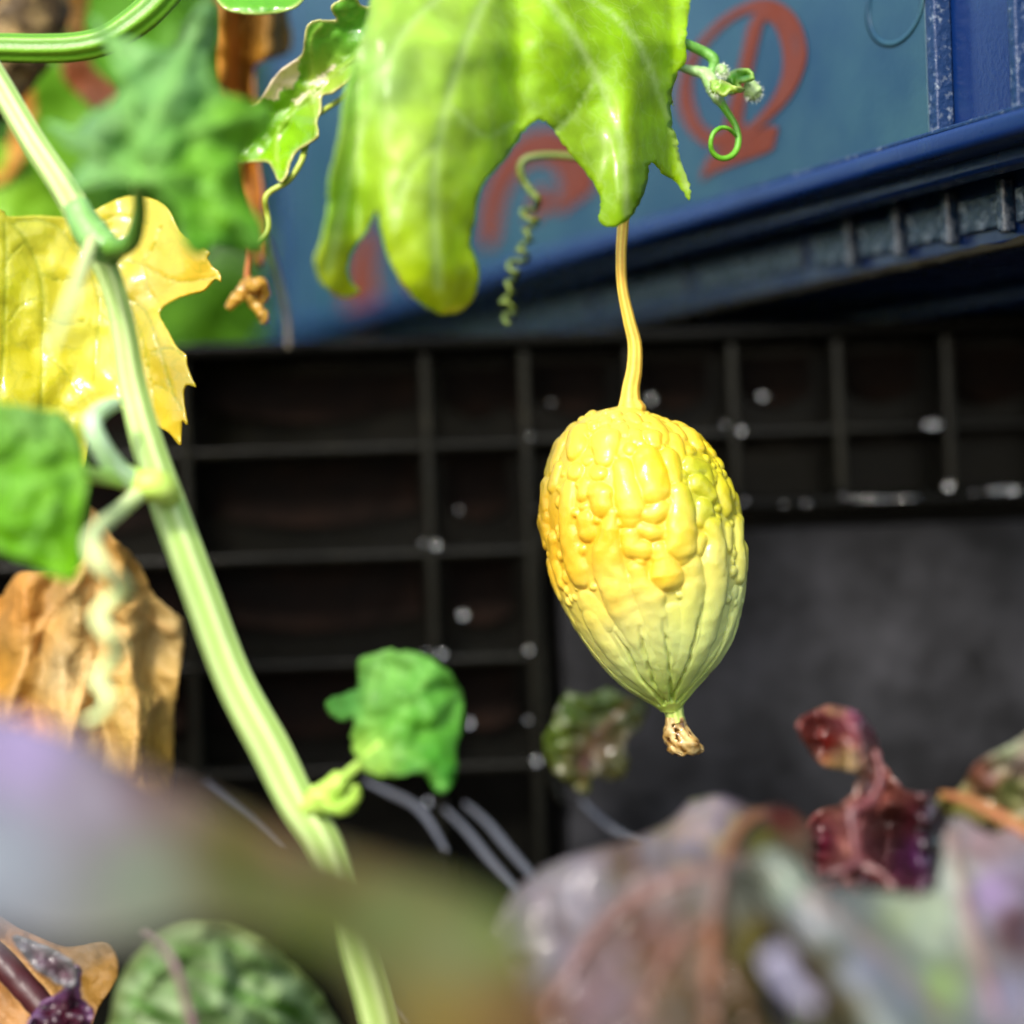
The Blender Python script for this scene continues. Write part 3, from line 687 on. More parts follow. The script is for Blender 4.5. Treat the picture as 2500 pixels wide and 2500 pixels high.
# ================================================================== VINES
def pale_vine():
    root = empty('climbing_vine', P(880, 2700, -.06), 'pale green ribbed vine stem with tendrils rising through the lettuce', 'vine')
    lt, dk = S(192, 216, 138), S(150, 186, 84)
    tube('stem', [(-60, 110, -.035, 28), (0, 210, -.037, 29), (80, 345, -.04, 30), (150, 450, -.045, 31), (205, 545, -.05, 34), (245, 625, -.052, 31), (275, 700, -.052, 28), (300, 800, -.052, 30), (325, 950, -.053, 34), (365, 1100, -.055, 39), (420, 1260, -.056, 43), (490, 1450, -.057, 44), (570, 1660, -.058, 45),
                  (660, 1830, -.06, 48), (725, 1960, -.062, 46), (790, 2060, -.064, 44), (840, 2190, -.066, 43), (870, 2320, -.067, 43), (910, 2450, -.068, 43), (950, 2620, -.07, 43)],
         M_stem, root, lt, seg=40, sub=8, ribs=6, rib_amp=.07, colr2=dk)
    # nodes
    tube('node', [(185, 500, -.05, 30), (215, 560, -.052, 42), (250, 600, -.054, 42), (285, 622, -.056, 26)], M_stem, root, S(140, 190, 110), seg=18, ribs=0, lump=.15, colr2=S(100, 150, 60))
    tube('node', [(300, 1150, -.06, 20), (345, 1180, -.066, 36), (390, 1190, -.066, 40), (420, 1215, -.06, 24)], M_stem, root, S(210, 232, 120), seg=18, lump=.12, colr2=S(160, 200, 60))
    tube('node', [(735, 1985, -.062, 30), (772, 1962, -.065, 36), (808, 1932, -.068, 32), (838, 1902, -.071, 22)], M_stem, root, S(196, 226, 110), seg=18, lump=.45, colr2=S(150, 190, 60))
    # petioles
    tube('petiole', [(270, 610, -.058, 26), (320, 590, -.066, 22), (340, 520, -.075, 18), (335, 450, -.085, 16), (310, 410, -.095, 18)], M_stem, root, S(110, 160, 60), seg=14, colr2=S(70, 120, 30))
    tube('petiole', [(828, 1912, -.07, 17), (862, 1880, -.074, 14), (895, 1852, -.077, 13), (930, 1815, -.08, 11)], M_stem, root, S(170, 206, 90), seg=14)
    tube('stipule', [(800, 1965, -.068, 20), (838, 1972, -.072, 20), (866, 1945, -.075, 15), (868, 1918, -.076, 8)], M_stem, root, S(176, 206, 90), seg=12, lump=.4, colr2=S(130, 176, 50))
    tube('petiole', [(345, 1185, -.064, 28), (290, 1170, -.068, 22), (230, 1160, -.078, 18), (180, 1140, -.085, 16)], M_stem, root, S(150, 190, 90), seg=14)
    # tendrils
    tube('tendril', [(330, 1180, -.066, 26), (280, 1140, -.07, 28), (240, 1080, -.074, 26), (225, 1030, -.074, 24), (250, 1000, -.07, 22), (285, 985, -.066, 16)], M_stem, root, S(196, 222, 190), seg=14, colr2=S(150, 190, 110))
    tube('tendril', [(345, 1200, -0.066, 22), (300, 1240, -0.077, 20), (240, 1290, -0.106, 19), (222, 1330, -0.126, 19), (250, 1385, -0.130, 20), (290, 1420, -0.124, 20), (300, 1445, -0.120, 19), (265, 1470, -0.120, 19), (240, 1510, -0.122, 19), (265, 1550, -0.126, 19), (290, 1590, -0.120, 19), (260, 1630, -0.116, 17), (235, 1660, -0.118, 17), (265, 1700, -0.122, 16), (250, 1740, -0.122, 14), (215, 1760, -0.120, 13)],
         M_stem, root, S(222, 232, 180), seg=14, colr2=S(190, 210, 120))
    tube('tendril', [(225, 590, -.056, 16), (205, 650, -.085, 17), (180, 720, -.115, 17), (150, 790, -.13, 14), (125, 850, -.135, 6), (118, 870, -.135, 2)], M_stem, root, S(206, 216, 140), seg=12)
    # blurred star-shaped leaf, its bluish sheen painted into the middle
    k = 2.273
    o = [(520, 90), (580, 150), (640, 200), (760, 230), (900, 280), (1000, 240), (1050, 120), (1130, 20), (1190, 40), (1195, 200), (1150, 320), (1170, 440), (1250, 520), (1400, 560), (1500, 620), (1480, 740), (1380, 800), (1330, 900), (1340, 1050), (1380, 1150), (1450, 1230), (1470, 1340), (1440, 1420), (1340, 1390), (1200, 1350), (1130, 1430), (1030, 1380), (1000, 1250), (950, 1130), (820, 1040), (650, 1010), (520, 1030), (400, 1060), (420, 960), (480, 870), (380, 820), (280, 720), (250, 690), (300, 680), (420, 720), (500, 640), (600, 580), (680, 500), (650, 400), (600, 280), (540, 190)]
    o = [(x / k, y / k) for x, y in o]
    cen = (330, 440)
    vl = [([cen, (400, 250), (500, 40)], 12), ([cen, (450, 330), (640, 280)], 12), ([cen, (500, 460), (620, 600)], 12), ([cen, (320, 250), (250, 60)], 10), ([cen, (240, 370), (120, 305)], 10)]
    leaf('leaf', o, lambda x, y: -.100 - .014 * math.cos((x - 330) / 180) - .00003 * (y - 300), M_soft,
         tint(.86, anchors)([(330, 330, S(130, 190, 96)), (420, 200, S(136, 194, 110)), (540, 520, S(116, 186, 20)), (600, 290, S(124, 190, 26)), (480, 400, S(120, 188, 44)), (500, 60, S(130, 180, 110)), (200, 330, S(130, 180, 110)), (560, 600, S(90, 160, 40))], 2.5),
         root, vl, step=12, crumple=(.011, 90), fine=(.003, 40), vein_h=.0022, serr=6, seed=1, label='crinkled bluish green lobed leaf')
    leaf('leaf', [(-80, 990), (0, 985), (80, 995), (160, 1015), (200, 1080), (210, 1180), (198, 1290), (195, 1380), (180, 1420), (130, 1405), (60, 1370), (0, 1345), (-80, 1300)],
         lambda x, y: -.105 - .00003 * (y - 1100) + .00003 * abs(x - 80), M_soft, tint(.72, anchors)([(100, 1020, S(140, 200, 90)), (0, 1150, S(116, 186, 34)), (150, 1200, S(130, 200, 40)), (60, 1320, S(116, 190, 8)), (170, 1400, S(130, 204, 8))], 2.5),
         root, [([(190, 1150), (60, 1180), (-60, 1150)], 10), ([(190, 1150), (100, 1280), (60, 1380)], 8)], step=12, crumple=(.009, 70), fine=(.0045, 30), serr=10, seed=2, label='bright green leaf beside the brown withered leaf')
    k = 1.932
    o = [(250, 210), (400, 170), (560, 200), (680, 290), (735, 400), (720, 560), (700, 640), (700, 750), (670, 820), (620, 835), (580, 790), (540, 740), (440, 760), (330, 760), (260, 720), (210, 600), (225, 490), (150, 500), (95, 450), (100, 400), (170, 380), (240, 350), (245, 290)]
    o = [(750 + x / k, 1500 + y / k) for x, y in o]
    leaf('leaf', o, lambda x, y: -.08 - .00003 * (y - 1750) + .0005 * ((x - 1000) / 15) ** 2 * .2, M_soft,
         tint(.8, anchors)([(960, 1650, S(134, 200, 90)), (1050, 1680, S(100, 176, 60)), (1000, 1780, S(100, 176, 50)), (1050, 1860, S(84, 170, 40)), (1080, 1900, S(70, 156, 40)), (830, 1720, S(80, 150, 60)), (900, 1850, S(160, 205, 80))], 2.5),
         root, [([(905, 1860), (980, 1750), (1050, 1640)], 9), ([(905, 1860), (1000, 1840), (1080, 1920)], 9), ([(920, 1830), (900, 1720), (920, 1640)], 8)], step=10, crumple=(.008, 80), fine=(.0042, 30), serr=10, seed=3, label='small crinkled young leaf on a short petiole')
pale_vine()

def green_vine():
    root = empty('bitter_melon_vine', P(0, 115, .005), 'dark green vine with large bright lobed leaf sheltering the fruit', 'vine')
    tube('stem', [(-120, 125, .004, 34), (0, 118, .003, 34), (90, 119, .002, 34), (180, 116, .002, 34), (255, 100, .002, 34), (315, 65, .002, 36), (370, 20, .003, 38), (430, -50, .006, 40)], M_stem, root, S(112, 164, 40), seg=48, sub=10, ribs=7, rib_amp=.07, colr2=S(78, 132, 18))
    c2 = lambda x, y: (750 + x / 2.273, y / 2.273)
    c3 = lambda x, y: (1500 + x / 1.932, y / 1.932)
    o = [c2(*p) for p in [(420, -250), (360, -40), (330, 120), (290, 250), (235, 400), (200, 560), (185, 700), (150, 880), (120, 1000), (115, 1150), (80, 1330), (45, 1430), (60, 1530), (120, 1610), (200, 1650), (292, 1618), (240, 1560), (225, 1470), (260, 1380), (330, 1280), (385, 1170), (400, 1230), (440, 1400), (520, 1560), (620, 1680), (740, 1745), (850, 1730), (930, 1640), (955, 1520), (930, 1420), (905, 1350), (930, 1210), (960, 1060), (1010, 980), (1100, 880), (1180, 760), (1240, 690), (1300, 668), (1360, 710), (1420, 800), (1500, 900), (1570, 990), (1622, 1080), (1628, 1150), (1618, 1225), (1680, 1262), (1780, 1220), (1850, 1110), (1885, 1010), (1895, 920)]]
    o += [c3(*p) for p in [(185, 770), (235, 825), (290, 860), (345, 938), (358, 935), (354, 870), (312, 760), (298, 690), (303, 678), (275, 600), (262, 500), (276, 490), (268, 440), (300, 340), (338, 290), (336, 200), (346, 100), (356, 20), (350, -80), (250, -260)]]
    o += [(1400, -180), (1150, -170)]
    def dfn(x, y):
        base = -.080 * max(0, (1640 - x) / 850) ** .8
        base += -.012 * math.exp(-((x - 1060) / 150) ** 2) * max(0, min(1, (y + 100) / 500))        # the middle lobe bulges forward
        base += .007 * math.exp(-((x - 870) / 45) ** 2) + .005 * math.exp(-((x - 1260) / 40) ** 2) # folds between lobes
        base += -.012 * math.exp(-((x - 1530) / 60) ** 2) * max(0, min(1, y / 400))
        base += .006 * max(0, (y - 640) / 120) ** 2
        return base + .02 * max(0, (100 - y) / 250)
    vl = [([(1240, -120), (1120, 150), (1060, 420), (1070, 700)], 11), ([(1240, -120), (1000, 60), (880, 330), (800, 660)], 9), ([(1240, -120), (1420, 120), (1510, 330), (1530, 520)], 9), ([(1240, -120), (1520, 60), (1620, 260), (1680, 470)], 7),
          ([(1090, 250), (1180, 330), (1250, 300)], 5), ([(1080, 330), (990, 440), (960, 560)], 5), ([(1450, 190), (1400, 280), (1350, 320)], 5), ([(950, 170), (880, 200), (850, 260)], 5)]
    leaf('leaf', o, dfn, M_green, anchors([(900, 200, S(164, 208, 96)), (1000, 350, S(190, 224, 70)), (1100, 100, S(184, 222, 76)), (1300, 150, S(172, 218, 12)), (1500, 100, S(158, 206, 8)), (1600, 200, S(164, 208, 10)), (1550, 500, S(146, 190, 4)), (1650, 420, S(178, 220, 4)), (1080, 600, S(184, 218, 24)), (1100, 720, S(200, 214, 14)), (830, 500, S(148, 192, 34)), (830, 680, S(190, 202, 12)), (1230, 400, S(170, 212, 34))], 2.5),
         root, vl, step=11, sub=5, crumple=(.0045, 120), fine=(.0008, 38), vein_h=-.0006, serr=5, seed=5, thick=.0003, label='large bright green lobed leaf with drooping tips')
    # mottled leaf with white patches
    c4 = lambda x, y: (500 + x / 3.864, y / 3.864)
    o = [c4(*p) for p in [(1700, 60), (1500, 60), (1400, -60), (1290, -10), (1205, 40), (1192, 100), (1245, 180), (1180, 192), (1070, 186), (990, 215), (950, 280), (935, 400), (915, 510), (850, 570), (730, 650), (640, 750), (560, 880), (480, 990), (300, 1080), (100, 1200), (150, 1400), (300, 1530), (450, 1530), (590, 1530), (640, 1590), (705, 1722), (770, 1670), (810, 1530), (870, 1430), (960, 1370), (1062, 1300), (1075, 1220), (1058, 1150), (1098, 1050), (1108, 910), (1200, 880), (1320, 800), (1420, 720), (1600, 560), (1750, 300)]]
    w1 = np.array([c4(*p) for p in [(895, 575), (870, 620), (890, 690), (860, 770), (800, 850), (740, 820), (700, 880), (700, 950), (620, 940), (540, 900), (620, 730), (720, 630), (850, 550)]])
    w2 = np.array([c4(*p) for p in [(1232, 600), (1180, 640), (1060, 720), (1005, 790), (1060, 835), (1140, 800), (1160, 700), (1232, 635)]])
    w3 = np.array([c4(*p) for p in [(840, 940), (880, 1010), (930, 930), (1040, 870), (1000, 850), (900, 900)]])
    gcol = anchors([(760, 90, S(110, 172, 50)), (720, 180, S(100, 165, 20)), (620, 300, S(80, 150, 30)), (700, 330, S(130, 185, 10)), (680, 420, S(140, 190, 10)), (780, 200, S(170, 196, 70)), (850, 60, S(100, 170, 50))], 2.5)
    def mcol(x, y, e):
        q = np.array([[x + 5 * noise.noise(Vector((x / 8, y / 8, 0))), y + 5 * noise.noise(Vector((x / 8, y / 8, 9)))]])
        if inside(w1, q)[0]: return S(232, 216, 178)
        if inside(w2, q)[0] or inside(w3, q)[0]: return S(250, 240, 205)
        c = gcol(x, y)
        return lerp(S(206, 200, 120), c, e / 7)
    leaf('leaf', o, lambda x, y: .004 + .00004 * (840 - x) + .006 * math.sin((x + y) / 70), M_mottled, mcol, root, [([c4(1500, 500), c4(1050, 830), c4(700, 1250), c4(690, 1600)], 5), ([c4(1050, 830), c4(1000, 400), c4(1100, 240)], 5), ([c4(1000, 900), c4(1050, 1100), c4(1050, 1280)], 4)],
         step=5, sub=5, crumple=(.004, 60), fine=(.001, 20), serr=1.5, seed=6, label='green leaf edge with dead white patches')
    leaf('leaf', [(480, -70), (515, -20), (545, 20), (590, 34), (650, 36), (710, 24), (745, -5), (780, -70)], lambda x, y: .004 + .0004 * max(0, 20 - y) ** 1.0 * .3, M_mottled, lambda x, y, e: lerp(S(190, 205, 110), S(96, 170, 14), e / 9), root, step=6, crumple=(.002, 50), seed=7, label='leaf rim curling in from above')
    # growing tip with buds and a coiled tendril
    g1, g2 = S(70, 140, 30), S(120, 170, 80)
    tube('tip_stem', [(1590, 70, .0, 9), (1625, 85, .002, 10), (1670, 105, .004, 12), (1715, 125, .006, 13), (1740, 142, .006, 14), (1742, 165, .006, 13), (1730, 190, .006, 14)], M_stem, root, g1, seg=14, colr2=g2, lump=.1)
    tube('tip_stem', [(1650, 160, .008, 8), (1690, 172, .007, 12), (1720, 180, .006, 16), (1738, 205, .005, 20), (1750, 235, .005, 16), (1765, 258, .005, 9)], M_stem, root, g2, seg=14, colr2=S(170, 196, 140), lump=.25)
    tube('tendril', [(1758, 248, .005, 11), (1778, 278, .005, 9), (1796, 308, .005, 8), (1803, 340, .004, 8), (1797, 368, .003, 8), (1780, 384, .002, 7.5), (1758, 386, .001, 7), (1740, 372, 0, 6.5), (1735, 350, -.001, 6), (1742, 325, -.001, 6), (1760, 312, 0, 5.5), (1780, 315, .001, 5), (1797, 332, .0035, 4.5)], M_stem, root, S(110, 175, 40), seg=10, colr2=S(80, 150, 20))
    for (x, y, r_, dd, c) in ((1838, 222, 22, .006, S(186, 208, 150)), (1763, 172, 14, .004, S(176, 204, 150)), (1750, 215, 16, .0, S(150, 190, 70))):
        ln = [(x - r_ * .8, y - r_ * .9, dd, r_ * .35), (x - r_ * .35, y - r_ * .45, dd, r_ * .85), (x + r_ * .2, y + r_ * .3, dd, r_), (x + r_ * .6, y + r_ * .8, dd, r_ * .55)]
        bd = tube('bud', ln, M_stem, root, c, seg=16, sub=5, lump=.35, colr2=S(110, 150, 60), seed=x)
        V, F_ = [], []
        for q in range(160):        # fuzz
            v = Vector((random.gauss(0, 1), random.gauss(0, 1), random.gauss(0, 1))).normalized()
            p0 = P(x + r_ * .1 + v.x * r_ * .85, y + r_ * .15 + v.y * r_, dd + v.z * r_ * .8 * PX()); dr = (RT * v.x - UP * v.y + FW * v.z + Vector((0, 0, -.3))).normalized()
            sd_ = dr.cross(Vector((.3, .8, .2))).normalized() * .00006
            b0 = len(V); V += [p0 - sd_, p0 + sd_, p0 + dr * .0011]; F_.append((b0, b0 + 1, b0 + 2))
        fz = make('fuzz', V, F_, M_stem, bd, cols=np.tile(S(226, 232, 210), (len(V), 1))); fz['kind'] = 'stuff'
    leaf('young_leaf', [(1745, 205), (1775, 185), (1800, 168), (1830, 170), (1840, 190), (1825, 200), (1805, 205), (1810, 218), (1785, 230), (1755, 228)], lambda x, y: .003 + .006 * math.sin((x - 1745) / 22), M_green, lambda x, y, e: lerp(S(150, 190, 90), S(80, 150, 14), e / 10), root, step=5, crumple=(.004, 18), seed=8, thick=.0008)
    leaf('young_leaf', [(1735, 200), (1760, 195), (1790, 210), (1815, 215), (1805, 225), (1785, 222), (1770, 235), (1750, 225)], lambda x, y: -.002 + .004 * math.sin((x + y) / 18), M_green, lambda x, y, e: lerp(S(190, 205, 110), S(130, 180, 20), e / 9), root, step=5, crumple=(.003, 16), seed=9, thick=.0008)
    # thin tendrils
    tube('tendril', [(900, 190, .02, 7), (842, 235, .016, 7), (790, 270, .012, 7), (765, 290, .012, 7), (745, 360, .012, 8), (735, 395, .01, 8), (705, 440, .01, 8), (660, 468, .01, 8), (648, 488, .01, 8), (652, 520, .012, 8), (655, 555, .012, 8), (640, 580, .012, 8), (605, 600, .012, 8)], M_stem, root, S(178, 190, 80), seg=10, colr2=S(140, 160, 50))
    hx = [(1420, 385, .05, 9), (1370, 380, .05, 9), (1320, 380, .05, 9), (1280, 390, .05, 9), (1270, 420, .05, 9), (1290, 460, .05, 9), (1312, 485, .045, 9)]
    for i in range(46):
        t = i / 45; a = i * .95
        hx.append((1295 - 60 * t + (16 - 4 * t + 6 * math.sin(i * .37)) * math.cos(a) + 10 * math.sin(t * 7), 500 + 290 * t + 5 * math.sin(a * 1.7), .055 + .004 * math.sin(a), 7 - 1.5 * t))
    tube('tendril', hx, M_stem, root, S(120, 136, 50), seg=8, sub=4, colr2=S(90, 110, 34), label='corkscrew tendril dangling in front of the lettering')
green_vine()

# ------------------------------------------------------------------ loose leaves
def loose():
    a1 = lambda x, y: (x / 2.273, y / 2.273); a4 = lambda x, y: (x / 2.273, 850 + y / 2.273)
    o = [(-120, 500)] + [a1(*p) for p in [(0, 1165), (40, 1200), (200, 1195), (300, 1200), (450, 1200), (600, 1130), (700, 1092), (820, 1095), (930, 1150), (1000, 1280), (1080, 1345), (1162, 1398), (1150, 1430), (1180, 1480), (1216, 1510), (1226, 1562), (1190, 1550), (1130, 1612), (1000, 1650), (900, 1710), (890, 1760), (930, 1830), (985, 1930)]]
    o += [a4(*p) for p in [(1030, 38), (1040, 100), (1066, 165), (1088, 216), (1040, 204), (1020, 240), (1025, 320), (1040, 425), (1012, 404), (1005, 480), (998, 538), (940, 470), (880, 440), (770, 380), (650, 315), (600, 310), (540, 360), (490, 560), (430, 700), (200, 640), (0, 560)]] + [(-120, 1000)]
    vl = [([a1(20, 1240), a1(30, 1500), (0, 1000)], 5), ([a1(60, 1240), a1(140, 1330), a1(215, 1510), a1(235, 1700), (104, 860), (98, 1010)], 5), ([a1(90, 1230), a1(290, 1245), a1(430, 1400), a1(550, 1650), a1(540, 1900), (230, 930)], 4.5),
          ([a1(430, 1400), a1(600, 1440), a1(760, 1460), a1(980, 1560), a1(1200, 1540)], 3.5), ([a1(550, 1650), a1(700, 1660), a1(800, 1720), a1(860, 1850), (430, 980)], 3.5), ([a1(520, 1250), a1(660, 1200), a1(820, 1240)], 3)]
    vl += [([a1(140, 1330), a1(60, 1420), a1(20, 1500)], 2.5), ([a1(215, 1510), a1(330, 1560), a1(420, 1540)], 2.5), ([a1(230, 1650), a1(110, 1700), a1(40, 1800)], 2.5), ([a1(235, 1750), a1(360, 1800), a1(470, 1780)], 2.5), ([a1(430, 1400), a1(520, 1370), a1(640, 1360)], 2.5), ([a1(780, 1470), a1(860, 1370), a1(900, 1260)], 2.5), ([a1(800, 1490), a1(820, 1600), a1(880, 1680)], 2.5), ([a1(560, 1720), a1(640, 1800), a1(700, 1920)], 2.5), ([(104, 860), (150, 900), (190, 960)], 2.5), ([(300, 730), (340, 800), (360, 880), (380, 990)], 2.5), ([(370, 860), (420, 850), (450, 870)], 2.2), ([(380, 940), (420, 960), (445, 1000)], 2.2)]
    root = tag(leaf('yellow_leaf', o, lambda x, y: .004 + .012 * math.sin((x - 60) / 120) * .6 - .00002 * (y - 800), M_yellow,
              anchors([(30, 700, S(206, 206, 40)), (100, 900, S(214, 206, 30)), (60, 560, S(206, 206, 60)), (250, 650, S(232, 222, 60)), (300, 550, S(226, 210, 60)), (400, 700, S(222, 196, 62)), (480, 690, S(226, 194, 50)), (350, 800, S(230, 214, 62)), (420, 950, S(224, 200, 52)), (440, 1060, S(228, 200, 44)), (100, 1100, S(210, 218, 50)), (220, 820, S(230, 226, 80))], 2.5),
              None, vl, step=6, sub=4, crumple=(.006, 120), fine=(.0006, 30), vein_h=-.0004, serr=1.5, seed=11, thick=.0005), 'yellow withering leaf with veins and ragged pointed edge behind pale stem', 'leaf')
    o = [(-80, 1480), (0, 1460), (45, 1400), (130, 1390), (200, 1360), (222, 1240), (272, 1307), (318, 1350), (352, 1400), (370, 1444), (410, 1484), (442, 1508), (449, 1536), (445, 1600), (436, 1660), (432, 1700), (424, 1740), (424, 1830), (416, 1920), (395, 1990), (300, 2040), (100, 2050), (-80, 2040)]
    vl = [([(220, 1300), (330, 1480), (420, 1540)], 9), ([(210, 1380), (220, 1600), (150, 1900)], 9), ([(215, 1400), (330, 1660), (320, 1900)], 8), ([(210, 1400), (90, 1550), (0, 1800)], 9), ([(390, 1700), (340, 1800), (310, 1900)], 7)]
    tag(leaf('withered_leaf', o, lambda x, y: .022 + .018 * ((x - 200) / 230) ** 2 - .00002 * (y - 1600) + .0035 * math.sin((x - 210) / (14 + (y - 1250) * .022) + 1.5 * noise.noise(Vector((x / 90, y / 120, 3)))), M_dry,
             anchors([(60, 1480, S(202, 142, 58)), (200, 1480, S(212, 178, 108)), (300, 1400, S(212, 162, 74)), (400, 1540, S(222, 190, 118)), (20, 1650, S(212, 152, 42)), (150, 1650, S(206, 178, 118)), (330, 1700, S(202, 168, 88)), (400, 1850, S(202, 158, 58)), (60, 1800, S(206, 152, 58)), (250, 1850, S(212, 178, 98))], 2.5),
             None, vl, step=9, crumple=(.012, 110), fine=(.0025, 34), vein_h=.0015, serr=5, seed=12, thick=.0004), 'crumpled orange brown dead leaf below the yellow leaf', 'dead leaf')
    # hanging dried strip
    o = [(535, -80), (530, 60), (532, 200), (545, 330), (570, 400), (590, 480), (606, 560), (622, 640), (640, 640), (636, 560), (640, 470), (630, 400), (625, 300), (620, 180), (640, 150), (700, 132), (712, 90), (700, 20), (705, -80)]
    tag(leaf('dried_leaf_strip', o, lambda x, y: .085 + .012 * math.sin(x / 18), M_dry, anchors([(560, 100, S(206, 140, 30)), (570, 300, S(196, 130, 20)), (610, 500, S(200, 120, 20)), (680, 60, S(150, 116, 40)), (640, 60, S(130, 90, 20))], 2.5), None, [([(560, -50), (575, 200), (600, 450), (628, 620)], 6)], step=9, crumple=(.008, 50), fine=(.002, 22), seed=13), 'long shrivelled brown leaf strip hanging in front of blue crate', 'dead leaf')
    tube_o = tube('dried_thread', [(628, 640, .1, 7), (650, 580, .1, 6), (670, 640, .1, 6), (690, 720, .1, 7), (702, 780, .1, 7), (704, 850, .1, 6)], M_stalk, None, S(120, 110, 90), seg=8); tag(tube_o, 'thin grey brown dried tendril dangling before blue crate', 'tendril')
    rt = empty('withered_flower', P(605, 640, .03), 'small shrivelled ochre flower hanging on a brown thread', 'flower')
    tube('flower_stalk', [(612, 560, .03, 6), (608, 620, .03, 6), (604, 660, .03, 8), (604, 690, .03, 11)], M_stalk, rt, S(170, 100, 40), seg=8)
    for q, pts in enumerate(([(604, 685, .03, 12), (618, 700, .028, 20), (635, 690, .028, 16), (645, 715, .03, 14), (640, 740, .03, 8)], [(604, 690, .03, 14), (590, 715, .03, 16), (570, 735, .03, 15), (556, 755, .03, 9)], [(610, 700, .03, 14), (615, 730, .03, 15), (630, 755, .03, 13), (645, 775, .03, 13), (640, 790, .03, 7)], [(600, 695, .032, 18), (612, 715, .034, 20), (622, 735, .034, 12)])):
        tube('petal', pts, M_dryflower, rt, S(236, 190, 84), seg=12, sub=5, lump=.6, seed=q * 5 + 3, colr2=S(206, 156, 50))
    # olive lettuce scrap in the dark
    k = 1.932
    o = [(1115, 600), (1150, 530), (1190, 430), (1230, 370), (1320, 385), (1420, 350), (1500, 390), (1590, 400), (1600, 450), (1560, 540), (1500, 600), (1510, 740), (1430, 780), (1350, 760), (1325, 840), (1280, 830), (1200, 770), (1150, 720)]
    o = [(750 + x / k, 1500 + y / k) for x, y in o]
    tag(leaf('lettuce_scrap', o, lambda x, y: .085 + .00005 * (x - 1400), M_lett, anchors([(1345, 1800, S(96, 120, 10)), (1400, 1720, S(66, 90, 20)), (1480, 1700, S(70, 90, 30)), (1430, 1860, S(60, 40, 30)), (1420, 1920, S(90, 96, 20)), (1510, 1860, S(80, 80, 30)), (1460, 1830, S(110, 90, 60))], 2.5), None, [([(1420, 1920), (1440, 1820), (1540, 1710)], 6)], step=8, crumple=(.008, 50), fine=(.002, 24), serr=6, seed=14), 'dim olive lettuce leaf against the dark crate beneath the fruit', 'leaf')
loose()

